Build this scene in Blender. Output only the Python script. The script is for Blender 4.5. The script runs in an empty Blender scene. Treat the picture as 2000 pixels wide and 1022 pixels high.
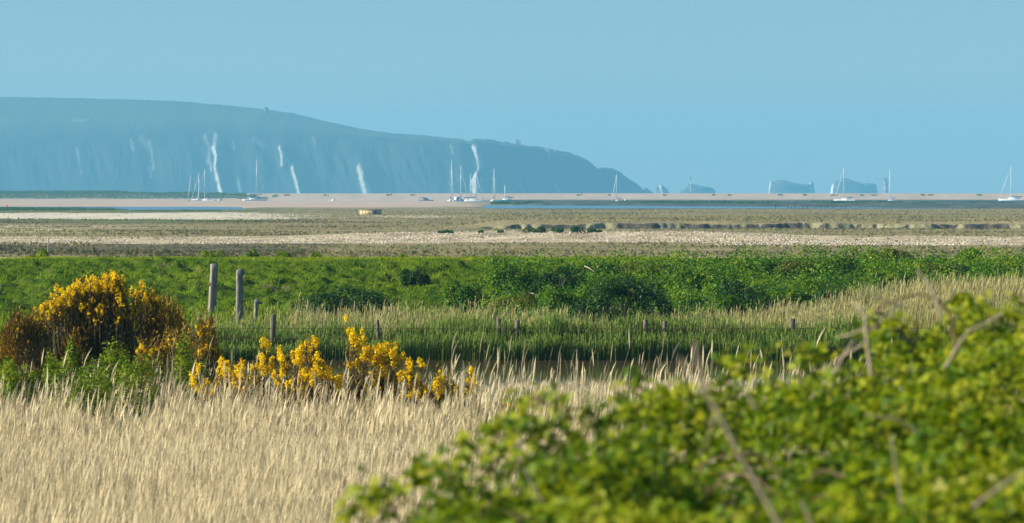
import bpy, math, random
import numpy as np
from mathutils import Vector, Matrix

random.seed(7)
RNG = np.random.default_rng(7)
sc = bpy.context.scene
COL = sc.collection
F = 7596.0          # focal length in photo pixels (photo is 2000 wide)
HY = 375.0          # eye level row
CZ = 5.0            # eye height over the water


def X(px, d): return (px - 1000.0) * d / F
def Z(py, d): return CZ - (py - HY) * d / F


# ------------------------------------------------------------------ helpers
def tag(o, label=None, cat=None, group=None, kind=None):
    if label: o['label'] = label
    if cat: o['category'] = cat
    if group: o['group'] = group
    if kind: o['kind'] = kind
    return o


def empty(name, loc, rz=0.0):
    o = bpy.data.objects.new(name, None)
    o.empty_display_size = 0.2
    o.location = loc
    o.rotation_euler = (0, 0, rz)
    COL.objects.link(o)
    return o


def build(name, V, quads=None, tris=None, mat=None, parent=None, attrs=None, smooth=False, loc=None):
    V = np.asarray(V, dtype=np.float32).reshape(-1, 3)
    me = bpy.data.meshes.new(name)
    me.vertices.add(len(V))
    me.vertices.foreach_set('co', V.ravel())
    nq = 0 if quads is None else len(quads)
    nt = 0 if tris is None else len(tris)
    L = []
    if nq: L.append(np.asarray(quads, dtype=np.int32).ravel())
    if nt: L.append(np.asarray(tris, dtype=np.int32).ravel())
    L = np.concatenate(L)
    me.loops.add(len(L))
    me.loops.foreach_set('vertex_index', L)
    me.polygons.add(nq + nt)
    starts = np.concatenate([np.arange(nq) * 4, nq * 4 + np.arange(nt) * 3]).astype(np.int32)
    me.polygons.foreach_set('loop_start', starts)
    if smooth:
        me.polygons.foreach_set('use_smooth', np.ones(nq + nt, dtype=bool))
    me.update(calc_edges=True)
    if attrs:
        for k, a in attrs.items():
            at = me.attributes.new(k, 'FLOAT', 'POINT')
            at.data.foreach_set('value', np.asarray(a, dtype=np.float32).ravel())
    if mat: me.materials.append(mat)
    o = bpy.data.objects.new(name, me)
    if loc is not None: o.location = loc
    COL.objects.link(o)
    if parent is not None: o.parent = parent
    return o


class Bag:
    """collects pieces of geometry that become ONE mesh"""
    def __init__(s): s.V = []; s.Q = []; s.T = []; s.n = 0
    def add(s, V, Q=(), T=()):
        V = np.asarray(V, float).reshape(-1, 3)
        s.V.append(V)
        if len(Q): s.Q.append(np.asarray(Q).reshape(-1, 4) + s.n)
        if len(T): s.T.append(np.asarray(T).reshape(-1, 3) + s.n)
        s.n += len(V)
        return s
    def box(s, x0, x1, y0, y1, z0, z1):
        V = [(x, y, z) for z in (z0, z1) for y in (y0, y1) for x in (x0, x1)]
        return s.add(V, [(0, 2, 3, 1), (4, 5, 7, 6), (0, 1, 5, 4), (2, 6, 7, 3), (0, 4, 6, 2), (1, 3, 7, 5)])
    def tube(s, P, R, n=7):
        P = np.asarray(P, float); k = len(P)
        R = np.broadcast_to(np.asarray(R, float), (k,))
        T = np.gradient(P, axis=0); T /= np.linalg.norm(T, axis=1)[:, None] + 1e-9
        ref = np.array([0, 0, 1.0]) if abs(T[:, 2]).mean() < 0.8 else np.array([1.0, 0, 0])
        A = np.cross(T, ref); A /= np.linalg.norm(A, axis=1)[:, None] + 1e-9
        B = np.cross(T, A)
        an = np.linspace(0, 2 * math.pi, n, endpoint=False)
        V = P[:, None] + (A[:, None] * np.cos(an)[None, :, None] + B[:, None] * np.sin(an)[None, :, None]) * R[:, None, None]
        V = V.reshape(-1, 3)
        i = np.arange(k - 1)[:, None] * n; j = np.arange(n)[None]; j2 = (j + 1) % n
        Q = np.stack([i + j, i + j2, i + n + j2, i + n + j], -1).reshape(-1, 4)
        V = np.vstack([V, P[0], P[-1]])
        T1 = [(k * n, (q + 1) % n, q) for q in range(n)]
        T2 = [(k * n + 1, (k - 1) * n + q, (k - 1) * n + (q + 1) % n) for q in range(n)]
        return s.add(V, Q, T1 + T2)
    def build(s, name, mat, parent=None, smooth=False, **k):
        V = np.vstack(s.V)
        Q = np.vstack(s.Q) if s.Q else None
        T = np.vstack(s.T) if s.T else None
        return build(name, V, Q, T, mat, parent, smooth=smooth, **k)


def _h(ix, iy, s):
    n = (ix * 374761393 + iy * 668265263 + s * 974634777) & 0xFFFFFFFF
    n = ((n ^ (n >> 13)) * 1274126177) & 0xFFFFFFFF
    return ((n ^ (n >> 16)) & 0xFFFF) / 65535.0


def vn(x, y, s=0):
    x = np.asarray(x, float); y = np.asarray(y, float)
    x, y = np.broadcast_arrays(x, y)
    ix = np.floor(x).astype(np.int64); iy = np.floor(y).astype(np.int64)
    fx = x - ix; fy = y - iy
    fx = fx * fx * (3 - 2 * fx); fy = fy * fy * (3 - 2 * fy)
    a = _h(ix, iy, s); b = _h(ix + 1, iy, s); c = _h(ix, iy + 1, s); d = _h(ix + 1, iy + 1, s)
    return (a + (b - a) * fx) * (1 - fy) + (c + (d - c) * fx) * fy


def fbm(x, y, o=4, s=0, g=0.5):
    t = 0.0; a = 1.0; w = 0.0
    for i in range(o):
        t = t + a * vn(x * 2 ** i + 17.3 * i, y * 2 ** i - 9.1 * i, s + i)
        w += a; a *= g
    return t / w


def sst(a, b, x):
    t = np.clip((np.asarray(x, float) - a) / (b - a), 0, 1)
    return t * t * (3 - 2 * t)


def gridfaces(ny, nx):
    i = np.arange(ny - 1)[:, None] * nx; j = np.arange(nx - 1)[None]
    return np.stack([i + j, i + j + 1, i + nx + j + 1, i + nx + j], -1).reshape(-1, 4)


# ------------------------------------------------------------------ materials
def newmat(name):
    m = bpy.data.materials.new(name); m.use_nodes = True
    nt = m.node_tree; nt.nodes.clear()
    out = nt.nodes.new('ShaderNodeOutputMaterial')
    return m, nt, out


def N(nt, t, **k):
    n = nt.nodes.new(t)
    for a, v in k.items():
        if a == 'inp':
            for kk, vv in v.items(): n.inputs[kk].default_value = vv
        else: setattr(n, a, v)
    return n


def ramp(nt, fac, stops, interp='LINEAR'):
    r = nt.nodes.new('ShaderNodeValToRGB'); r.color_ramp.interpolation = interp
    e = r.color_ramp.elements
    while len(e) < len(stops): e.new(0.5)
    for i, (p, c) in enumerate(stops):
        e[i].position = p
        e[i].color = (*c, 1) if len(c) == 3 else c
    nt.links.new(fac, r.inputs[0])
    return r.outputs[0]


def leafmat(name, stops, trans=0.35, rough=0.55, spec=0.25, hstops=None, hmix=0.6, tcol=(1.0, 1.0, 1.0)):
    """leaf / stalk material: colour by a random number of each leaf, optionally by height along the stalk"""
    m, nt, out = newmat(name)
    a = N(nt, 'ShaderNodeAttribute', attribute_name='rnd')
    c = ramp(nt, a.outputs['Fac'], stops)
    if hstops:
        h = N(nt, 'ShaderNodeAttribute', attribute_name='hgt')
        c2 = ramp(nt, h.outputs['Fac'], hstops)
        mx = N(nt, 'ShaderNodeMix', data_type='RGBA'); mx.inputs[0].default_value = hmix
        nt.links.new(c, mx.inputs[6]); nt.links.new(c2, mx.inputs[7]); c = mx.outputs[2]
    p = N(nt, 'ShaderNodeBsdfPrincipled'); p.inputs['Roughness'].default_value = rough
    p.inputs['Specular IOR Level'].default_value = spec
    nt.links.new(c, p.inputs['Base Color'])
    t = N(nt, 'ShaderNodeBsdfTranslucent')
    tm = N(nt, 'ShaderNodeMix', data_type='RGBA', blend_type='MULTIPLY'); tm.inputs[0].default_value = 1
    nt.links.new(c, tm.inputs[6]); tm.inputs[7].default_value = (*tcol, 1)
    nt.links.new(tm.outputs[2], t.inputs['Color'])
    s = N(nt, 'ShaderNodeMixShader'); s.inputs[0].default_value = trans
    nt.links.new(p.outputs[0], s.inputs[1]); nt.links.new(t.outputs[0], s.inputs[2])
    nt.links.new(s.outputs[0], out.inputs[0])
    return m


def solid(name, c1, c2=None, scale=5.0, rough=0.7, spec=0.3, metal=0.0, stretch=(1, 1, 1), bump=0.0, detail=6):
    m, nt, out = newmat(name)
    tc = N(nt, 'ShaderNodeTexCoord'); mp = N(nt, 'ShaderNodeMapping')
    mp.inputs['Scale'].default_value = stretch
    nt.links.new(tc.outputs['Object'], mp.inputs[0])
    nz = N(nt, 'ShaderNodeTexNoise'); nz.inputs['Scale'].default_value = scale
    nz.inputs['Detail'].default_value = detail
    nt.links.new(mp.outputs[0], nz.inputs['Vector'])
    c = ramp(nt, nz.outputs['Fac'], [(0.35, c1), (0.65, c2 or c1)])
    p = N(nt, 'ShaderNodeBsdfPrincipled'); p.inputs['Roughness'].default_value = rough
    p.inputs['Specular IOR Level'].default_value = spec; p.inputs['Metallic'].default_value = metal
    nt.links.new(c, p.inputs['Base Color'])
    if bump:
        b = N(nt, 'ShaderNodeBump'); b.inputs['Strength'].default_value = 1; b.inputs['Distance'].default_value = bump
        nt.links.new(nz.outputs['Fac'], b.inputs['Height']); nt.links.new(b.outputs[0], p.inputs['Normal'])
    nt.links.new(p.outputs[0], out.inputs[0])
    return m


def splatmat(name, base, layers, bump=0.1, bscale=1.2, rough=0.9, bsy=1.0):
    """base: (c1,c2,scale); layers: list of (attribute, c1, c2, scale) mixed over it where the attribute says so, edges broken by noise"""
    m, nt, out = newmat(name)
    g = N(nt, 'ShaderNodeNewGeometry')
    def nz(scale, det=8, sy=1.0, rough_=0.65):
        mp = N(nt, 'ShaderNodeMapping'); mp.inputs['Scale'].default_value = (1, sy, 1)
        nt.links.new(g.outputs['Position'], mp.inputs[0])
        n = N(nt, 'ShaderNodeTexNoise'); n.inputs['Scale'].default_value = scale; n.inputs['Detail'].default_value = det
        n.inputs['Roughness'].default_value = rough_
        nt.links.new(mp.outputs[0], n.inputs['Vector']); return n.outputs['Fac']
    n1 = nz(base[2], 10, bsy)
    col = ramp(nt, n1, [(0.3, base[0]), (0.7, base[1])])
    edge = nz(0.35, 10, 0.3, 0.75)
    for (at, c1, c2, s) in layers:
        a = N(nt, 'ShaderNodeAttribute', attribute_name=at)
        ma = N(nt, 'ShaderNodeMath', operation='MULTIPLY_ADD'); nt.links.new(edge, ma.inputs[0]); ma.inputs[1].default_value = 1.6
        sub = N(nt, 'ShaderNodeMath', operation='SUBTRACT'); nt.links.new(a.outputs['Fac'], sub.inputs[0]); sub.inputs[1].default_value = 0.8
        nt.links.new(sub.outputs[0], ma.inputs[2])
        mr = N(nt, 'ShaderNodeMapRange', interpolation_type='SMOOTHSTEP')
        mr.inputs['From Min'].default_value = 0.38; mr.inputs['From Max'].default_value = 0.62
        nt.links.new(ma.outputs[0], mr.inputs['Value'])
        cn = nz(s, 8, 0.5)
        c = ramp(nt, cn, [(0.32, c1), (0.68, c2)])
        mx = N(nt, 'ShaderNodeMix', data_type='RGBA')
        nt.links.new(mr.outputs[0], mx.inputs[0]); nt.links.new(col, mx.inputs[6]); nt.links.new(c, mx.inputs[7])
        col = mx.outputs[2]
    p = N(nt, 'ShaderNodeBsdfPrincipled'); p.inputs['Roughness'].default_value = rough
    p.inputs['Specular IOR Level'].default_value = 0.15
    nt.links.new(col, p.inputs['Base Color'])
    bn = nz(bscale, 8)
    b = N(nt, 'ShaderNodeBump'); b.inputs['Strength'].default_value = 1; b.inputs['Distance'].default_value = bump
    nt.links.new(bn, b.inputs['Height']); nt.links.new(b.outputs[0], p.inputs['Normal'])
    nt.links.new(p.outputs[0], out.inputs[0])
    return m


def watermat(name, col, rough, bscale, bdist):
    m, nt, out = newmat(name)
    g = N(nt, 'ShaderNodeNewGeometry')
    n = N(nt, 'ShaderNodeTexNoise'); n.inputs['Scale'].default_value = bscale; n.inputs['Detail'].default_value = 4
    nt.links.new(g.outputs['Position'], n.inputs['Vector'])
    b = N(nt, 'ShaderNodeBump'); b.inputs['Strength'].default_value = 1; b.inputs['Distance'].default_value = bdist
    nt.links.new(n.outputs['Fac'], b.inputs['Height'])
    p = N(nt, 'ShaderNodeBsdfPrincipled'); p.inputs['Base Color'].default_value = (*col, 1)
    p.inputs['Roughness'].default_value = rough; p.inputs['IOR'].default_value = 1.33
    p.inputs['Specular IOR Level'].default_value = 0.5
    nt.links.new(b.outputs[0], p.inputs['Normal']); nt.links.new(p.outputs[0], out.inputs[0])
    return m


# ------------------------------------------------------------------ terrain heights
def near_shore(x): return 94.5 + 1.6 * np.sin(np.asarray(x) * 0.5) + 1.5 * (fbm(np.asarray(x) * .6, 7.0, 3, 12) - .5)
def far_shore(x): return 115.5 + 0.8 * (vn(np.asarray(x) * 0.35, 3.3, 5) - 0.5) + 0 * np.asarray(x)


def pxof(x, y): return 1000 + x / np.maximum(y, 1) * F
def rowof(y, z=0.3): return HY + (CZ - z) * F / np.maximum(y, 1)


def creek_y(x): return 505 + 9 * (fbm(np.asarray(x) * 0.03, 2.0, 3, 9) - 0.5)


def ground_z(x, y):
    x = np.asarray(x, float); y = np.asarray(y, float)
    z = 0.3 + 0.12 * (fbm(x * 0.25, y * 0.25, 3, 1) - 0.5)
    z = np.where(y < 34, z + (3.15 - 0.3) * (1 - sst(14.5, 31, y)), z)
    ns = near_shore(x); fs = far_shore(x)
    pond = sst(ns - 1.6, ns + 2.0, y) * (1 - sst(fs - 0.6, fs + 1.2, y))
    z = z * (1 - pond) - 0.7 * pond
    z = z + 0.45 * sst(116, 130, y) * (1 - sst(150, 158, y)) - 1.0 * sst(131.5, 133, y) * (1 - sst(155, 157, y))
    # marsh plain beyond the wall
    px = pxof(x, y)
    pl = sst(880, 1000, px) * sst(creek_y(x) + 3.5, creek_y(x) + 5, y) * (1 - .8 * sst(515, 950, y)) * (1 - sst(1050, 1105, y))
    z = z + 0.82 * pl
    z = z - 0.9 * sst(880, 960, px) * sst(-10, -7, y - creek_y(x)) * (1 - sst(4, 5, y - creek_y(x)))
    # shingle ridge
    cx = 400 - 18 * sst(1000, 2000, px)
    z = z + 0.55 * np.exp(-((y - cx) / 13.0) ** 2) * sst(450, 800, px) * (1 - 0.45 * sst(1350, 1600, px)) * (0.7 + 0.6 * fbm(x * .06, y * .05, 3, 21))
    # lagoon on the left, channel on the right, mooring channel
    lag = sst(1015, 1040, y) * (1 - sst(1270, 1330, y)) * (1 - sst(380, 520, px))
    ch = sst(1110, 1135, y) * (1 - sst(1440, 1470, y)) * sst(925, 985, px)
    moor = sst(1880, 1900, y) * (1 - sst(2040, 2080, y))
    w = np.clip(lag + ch + moor, 0, 1)
    z = z * (1 - w) - 0.9 * w
    # low bank in front of the moorings on the left
    z = z + 0.45 * sst(1330, 1800, y) * (1 - sst(1870, 1895, y)) * (1 - sst(820, 980, px))
    # far spit
    z = z + (3.75 + 0.25 * (fbm(x * 0.01, 1.0, 3, 4) - 0.5)) * sst(2375, 2425, y) * (1 - sst(2450, 2500, y))
    z = z - 3.0 * sst(2480, 2530, y)
    return z


# ------------------------------------------------------------------ setting: ground
def make_ground():
    ys = [-12.0]
    while ys[-1] < 2600:
        y = ys[-1]
        if y < 60: st = 0.8
        elif y < 135: st = 0.6
        elif y < 160: st = 1.0
        elif y < 280: st = 4
        elif y < 700: st = 1.6
        else: st = y * 0.006
        ys.append(y + st)
    ys = np.array(ys)
    u = np.concatenate([[-12, -5, -2.4], np.linspace(-1.35, 1.35, 260), [2.4, 5, 12]])
    half = 5 + 0.135 * np.maximum(ys, 0)
    xs = u[None] * half[:, None]
    yy = np.repeat(ys[:, None], len(u), 1)
    zz = ground_z(xs, yy)
    V = np.stack([xs, yy, zz], -1).reshape(-1, 3)
    x = V[:, 0]; y = V[:, 1]
    px = pxof(x, y); row = rowof(y)
    wob = 6 * (fbm(x * 0.03, y * 0.01, 4, 31) - 0.5)
    r = row + wob
    px = px + 260 * (fbm(x * .01, y * .09, 4, 32) - .5)
    band = lambda a, b, s=1.5: sst(a - s, a + s, r) * (1 - sst(b - s, b + s, r))
    L = lambda a, b: 1 - sst(a, b, px)     # left of
    R = lambda a, b: sst(a, b, px)
    shing = .9 * band(456, 473, 3) * R(560, 760) * L(1400, 1650) + band(464, 480, 3) * R(1250, 1500) \
        + band(463, 476) * L(700, 900) * 0.9 + band(448, 455) * L(140, 260) + band(438, 447) * L(150, 700) * .5 \
        + band(421, 425, 1) * R(680, 760) * L(880, 960) * .8
    sand = band(416.5, 429, 2) * (1 - .8 * sst(330, 760, px))
    tan = band(388, 404.5, 1) * L(860, 990) + sst(2355, 2380, y) * (1 - 0.55 * L(180, 700))
    green = band(404, 417, 1) * L(480, 620) * 0.8 + band(428, 435) * L(480, 640) * 0.7
    lush = band(481, 486, 1) * R(600, 680) * L(860, 980) + 0.55 * band(476, 500) * R(900, 1100) * .6
    mud = band(388.5, 410, 1) * R(930, 1010) * (1 - sst(2340, 2360, y)) + band(474, 496) * L(520, 700) * 0.8 + band(431, 436, 1) * L(300, 500) * .6
    bed = (ground_z(x, y) < -0.05) * (y > 800) * 1.0
    nearr = 1 - sst(150, 200, y)
    keep = 1 - nearr
    at = {'shing': shing * keep, 'sand': sand * keep, 'tan': tan * keep, 'green': green * keep, 'lush': lush * keep,
          'mud': np.clip(mud + bed, 0, 1) * keep, 'near': nearr}
    m = splatmat('ground_mat', ((0.15, 0.125, 0.04), (0.42, 0.33, 0.16), 0.05), [
        ('near', (0.07, 0.06, 0.03), (0.16, 0.13, 0.07), 1.2),
        ('mud', (0.08, 0.07, 0.035), (0.18, 0.15, 0.08), 0.3),
        ('green', (0.09, 0.12, 0.03), (0.19, 0.20, 0.07), 0.3),
        ('lush', (0.13, 0.15, 0.04), (0.24, 0.23, 0.09), 0.4),
        ('tan', (0.46, 0.33, 0.22), (0.62, 0.46, 0.32), 0.05),
        ('sand', (0.52, 0.44, 0.28), (0.86, 0.76, 0.55), 0.12),
        ('shing', (0.26, 0.20, 0.09), (0.78, 0.63, 0.40), 0.22)], bump=0.25, bscale=0.9, bsy=1.6)
    tag(build('ground', V, gridfaces(len(ys), len(u)), mat=m, attrs=at, smooth=True), 'flat coastal marsh with mud, sand and shingle bands', kind='structure')


# sea wall
def emb_z(x, y):
    x = np.asarray(x, float); y = np.asarray(y, float)
    s = sst(129.5, 150.5, y) * 0.35 + 0.65 * np.clip((y - 131) / 17.5, 0, 1)
    z = 0.62 + 1.8 * s
    z = np.where(y > 153.5, z - 2.3 * sst(153.5, 158.5, y), z)
    slope = sst(131, 133, y) * (1 - sst(146.5, 149.5, y))
    n = fbm(x * 1.6, y * 1.2, 4, 40)
    n2 = fbm(x * 0.32 + 0.25 * y, y * 0.5, 2, 44)
    n3 = np.abs(fbm(x * 1.5 + .3 * y, y * 2.0, 3, 49) - .5)
    z = z + slope * (0.42 * (n - 0.5) + 0.3 * (n2 - 0.5) - .75 * (.15 - n3)) + 0.05 * (fbm(x * 1.5, y * 1.5, 3, 47) - 0.5)
    return z


def path_w(x, y):
    c = 151.6 + 0.5 * np.sin(x * 0.13)
    w = np.exp(-((y - c) / 0.75) ** 2)
    px = pxof(x, y)
    return w * (0.35 + 0.65 * np.clip(1 - sst(15, 60, px) + sst(1280, 1330, px), 0, 1)) * (0.55 + 0.9 * fbm(x * .5, y * .5, 3, 55))


def make_embankment():
    ys = np.concatenate([np.arange(128.5, 131, 0.3), np.arange(131, 153, 0.11), np.arange(153, 160, 0.35)])
    u = np.concatenate([[-60, -40, -28], np.linspace(-15, 15, 300), [28, 40, 60]])
    u = np.concatenate([[-80, -60, -40, -30], np.arange(-23, 23, 0.12), [30, 40, 60, 80]])
    xs, yy = np.meshgrid(u, ys)
    V = np.stack([xs, yy, emb_z(xs, yy)], -1).reshape(-1, 3)
    m = splatmat('embankment_mat', ((0.03, 0.07, 0.001), (0.10, 0.15, 0.003), 1.5),
                 [('bare', (0.1, 0.085, 0.045), (0.2, 0.16, 0.09), 2.0)], bump=0.06, bscale=4)
    bare = 0.55 * sst(0.66, 0.8, fbm(V[:, 0] * .7, V[:, 1] * .7, 3, 61)) * (1 - sst(147, 149, V[:, 1]))
    tag(build('embankment', V, gridfaces(len(ys), len(u)), mat=m, attrs={'bare': bare}, smooth=True),
        'green grass sea wall running across the marsh', kind='structure')
    # the worn path on its crest
    xs_ = np.arange(-40, 40, 0.4)
    k = np.linspace(-1, 1, 5)
    c = 151.6 + 0.5 * np.sin(xs_ * 0.13)
    w = 0.35 + 0.35 * fbm(xs_ * 0.3, 0.5, 3, 63)
    PX, K = np.meshgrid(xs_, k)
    Y = c[None] + K * w[None]
    pp = pxof(PX, Y); Zp = emb_z(PX, Y) + 0.035 - 0.05 * K ** 4 - .10 * sst(20, 90, pp) * (1 - sst(1230, 1330, pp))
    tag(build('path', np.stack([PX, Y, Zp], -1), gridfaces(len(k), len(xs_)), mat=solid('path_mat', (0.34, 0.27, 0.16), (0.5, 0.41, 0.25), 2.0, 0.95), smooth=True),
        'pale worn footpath along the top of the sea wall', kind='structure')


# ------------------------------------------------------------------ strips (grass, reeds)
def strips(P, H, W, az, lean, nseg, prof, bend=1.6, droop=None):
    n = len(P); t = np.linspace(0, 1, nseg + 1)
    H = np.broadcast_to(H, (n,)); W = np.broadcast_to(W, (n,))
    C = P[:, None, :] + np.zeros((n, nseg + 1, 3))
    C[:, :, 2] += H[:, None] * t[None]
    C[:, :, 0] += lean[0][:, None] * H[:, None] * (t ** bend)[None]
    C[:, :, 1] += lean[1][:, None] * H[:, None] * (t ** bend)[None]
    if droop is not None: C[:, :, 2] -= droop[:, None] * (t ** 2.2)[None]
    S = np.stack([np.cos(az), np.sin(az), np.zeros(n)], -1)
    w = 0.5 * W[:, None] * np.asarray(prof)[None]
    V = np.stack([C - S[:, None] * w[..., None], C + S[:, None] * w[..., None]], 2)
    b = (np.arange(n) * (nseg + 1) * 2)[:, None] + (np.arange(nseg) * 2)[None]
    Q = np.stack([b, b + 1, b + 3, b + 2], -1).reshape(-1, 4)
    return V.reshape(-1, 3), Q, np.broadcast_to(t[None, :, None], (n, nseg + 1, 2)).ravel(), C


def joinstrips(parts):
    Vs, Qs, o = [], [], 0
    for V, Q in parts:
        Vs.append(V); Qs.append(Q + o); o += len(V)
    return np.vstack(Vs), np.vstack(Qs)


def reed_patch(name, P, Ht, mat, label, seed, plume=1.0, leaf=2, leafW=0.014, stemW=0.006, wind=0.08, plumeW=0.035, leafL=(.22, .5), leafS=.3, plumeL=(.16, .36)):
    r = np.random.default_rng(seed); n = len(P)
    gx = wind + 0.10 * (fbm(P[:, 0] * .5, P[:, 1] * .5, 3, seed) - .5) * 2
    lx = gx + r.normal(0, 0.07, n); ly = r.normal(0, 0.09, n)
    az = r.uniform(0, 3.14, n)
    rn = np.clip(r.uniform(0, 1, n) * .7 + .3 * fbm(P[:, 0] * .8, P[:, 1] * .4, 3, seed + 3), 0, 1)
    V, Q, h, C = strips(P, Ht, stemW, az, (lx, ly), 2, [1, 0.9, 0.6])
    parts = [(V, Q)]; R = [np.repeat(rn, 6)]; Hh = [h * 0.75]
    tip = C[:, -1]
    if plume > 0:
        sel = r.uniform(0, 1, n) < plume; m = sel.sum()
        pl = r.uniform(*plumeL, m) * np.clip(Ht[sel] / 1.6, .6, 1.1)
        V, Q, h, _ = strips(tip[sel], pl, plumeW * r.uniform(.6, 1.3, m), r.uniform(0, 3.14, m),
                            (0.16 + r.normal(0, .13, m), r.normal(0, .15, m)), 3, [0.35, 1.0, 0.8, 0.1], 1.5, pl * 0.04)
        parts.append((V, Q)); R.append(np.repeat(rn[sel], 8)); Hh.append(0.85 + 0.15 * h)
    for k in range(leaf):
        t = r.uniform(0.25, 0.92, n)
        B = P + (tip - P) * t[:, None]; B[:, 0] = P[:, 0] + (tip[:, 0] - P[:, 0]) * t ** 1.6; B[:, 1] = P[:, 1] + (tip[:, 1] - P[:, 1]) * t ** 1.6
        LL = r.uniform(*leafL, n) * np.clip(Ht / 1.5, .5, 1.1); a = r.uniform(0, 6.283, n)
        V, Q, h, _ = strips(B, LL, leafW * r.uniform(.6, 1.4, n), a + 1.57, (leafS * np.cos(a) + 0.12, leafS * np.sin(a)), 2, [0.7, 1, 0.08], 1.3, LL * r.uniform(0, .5, n))
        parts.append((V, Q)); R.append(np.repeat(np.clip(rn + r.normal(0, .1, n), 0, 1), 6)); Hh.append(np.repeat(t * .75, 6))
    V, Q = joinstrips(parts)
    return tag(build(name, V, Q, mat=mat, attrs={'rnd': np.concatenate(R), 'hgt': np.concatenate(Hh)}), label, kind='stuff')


def scatter(n, y0, y1, pxa, pxb, seed, power=1.0):
    """points spread on the ground between two distances, inside the fan of view columns pxa..pxb"""
    r = np.random.default_rng(seed)
    u = r.uniform(0, 1, n)
    y = (y0 ** (power + 1) + u * (y1 ** (power + 1) - y0 ** (power + 1))) ** (1 / (power + 1))
    m = 1.7 if y1 < 80 else 0.0
    x = r.uniform(0, 1, n); x = (X(pxa, y) - m) * (1 - x) + (X(pxb, y) + m) * x if pxa < -100 and pxb > 2100 else X(pxa + (pxb - pxa) * x, y)
    return x, y, pxof(x, y)


# leaf clouds -----------------------------------------------------------------
def leafquads(P, Nn, L, W, seed, fold=0.25):
    r = np.random.default_rng(seed); n = len(P)
    Nn = Nn / (np.linalg.norm(Nn, axis=1)[:, None] + 1e-9)
    t = r.normal(0, 1, (n, 3)); t -= Nn * (t * Nn).sum(1)[:, None]; t /= np.linalg.norm(t, axis=1)[:, None] + 1e-9
    b = np.cross(Nn, t)
    L = np.broadcast_to(L, (n,))[:, None]; W = np.broadcast_to(W, (n,))[:, None]
    V = np.stack([P - t * L * .5, P + b * W * .5 - Nn * W * fold, P + t * L * .5, P - b * W * .5 - Nn * W * fold], 1)
    Q = (np.arange(n) * 4)[:, None] + np.arange(4)[None]
    return V.reshape(-1, 3), Q


def dome_points(n, rx, ry, h, nl, seed, shell=(0.72, 1.08), low=-0.15, skirt=0.25):
    """points and outward normals on a lumpy dome made of nl overlapping balls"""
    r = np.random.default_rng(seed)
    th = r.uniform(0, 6.283, nl); q = np.sqrt(r.uniform(0, 1, nl)) * 0.72
    cx = q * np.cos(th) * rx; cy = q * np.sin(th) * ry
    cz = h * (r.uniform(0.25, 0.62, nl)) * (1 - 0.55 * q ** 2)
    rr = r.uniform(0.17, 0.38, nl)
    lr = np.stack([rr * rx, rr * ry, rr * h * 0.95], -1)
    lr = np.maximum(lr, np.array([rx, ry, h]).min() * 0.24)
    top = (cz + lr[:, 2]).max(); cz *= h / top; lr[:, 2] *= h / top
    c = np.stack([cx, cy, cz], -1)
    P = []; NN = []; got = 0
    while got < n:
        k = n * 2
        i = r.integers(0, nl, k)
        d = r.normal(0, 1, (k, 3)); d /= np.linalg.norm(d, axis=1)[:, None]
        s = r.uniform(shell[0], shell[1], k)
        p = c[i] + d * lr[i] * s[:, None]
        ok = (p[:, 2] > 0.02 * h) & (d[:, 2] > -0.75)
        for j in range(nl):
            q_ = (((p - c[j]) / lr[j]) ** 2).sum(1)
            ok &= (q_ > 0.45) | (i == j)
        # gaps
        g = vn(p[:, 0] * 3.1 / max(rx, .5) * 1.3 + 5, p[:, 2] * 4.0 / max(h, .3) + p[:, 1] * 2.3, seed)
        ok &= (g > 0.22) | (s < .85)
        P.append(p[ok]); NN.append(d[ok]); got += ok.sum()
    return np.vstack(P)[:n], np.vstack(NN)[:n]


def shrub(name, label, cat, x, y, z, rx, ry, h, n, leafL, mat, seed, group=None, nl=22, stemmat=None, jit=0.6):
    root = tag(empty(name, (x, y, z)), label, cat, group)
    P, Nn = dome_points(n, rx, ry, h, nl, seed)
    r = np.random.default_rng(seed + 1)
    V, Q = leafquads(P, Nn * jit + r.normal(0, .5, P.shape) + np.array([0, 0, .35]), leafL * r.uniform(.6, 1.35, n), leafL * .62 * r.uniform(.7, 1.3, n), seed + 2)
    rn = np.clip(0.55 * r.uniform(0, 1, n) + 0.9 * (fbm(P[:, 0] * 2.2, P[:, 2] * 3 + P[:, 1], 3, seed) - .25), 0, 1)
    build('foliage', V, Q, mat=mat, parent=root, attrs={'rnd': np.repeat(rn, 4)})
    bg = Bag()
    for k in range(7):
        a = r.uniform(0, 6.28); q = r.uniform(.2, .7)
        e = np.array([math.cos(a) * rx * q, math.sin(a) * ry * q, h * r.uniform(.55, .85)])
        mid = e * np.array([.4, .4, .55])
        bg.tube([(0.02 * k, 0, -0.1), mid, e], [0.03, 0.02, 0.008], 5)
    bg.build('stem', stemmat or M['bark'], root)
    return root


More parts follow.
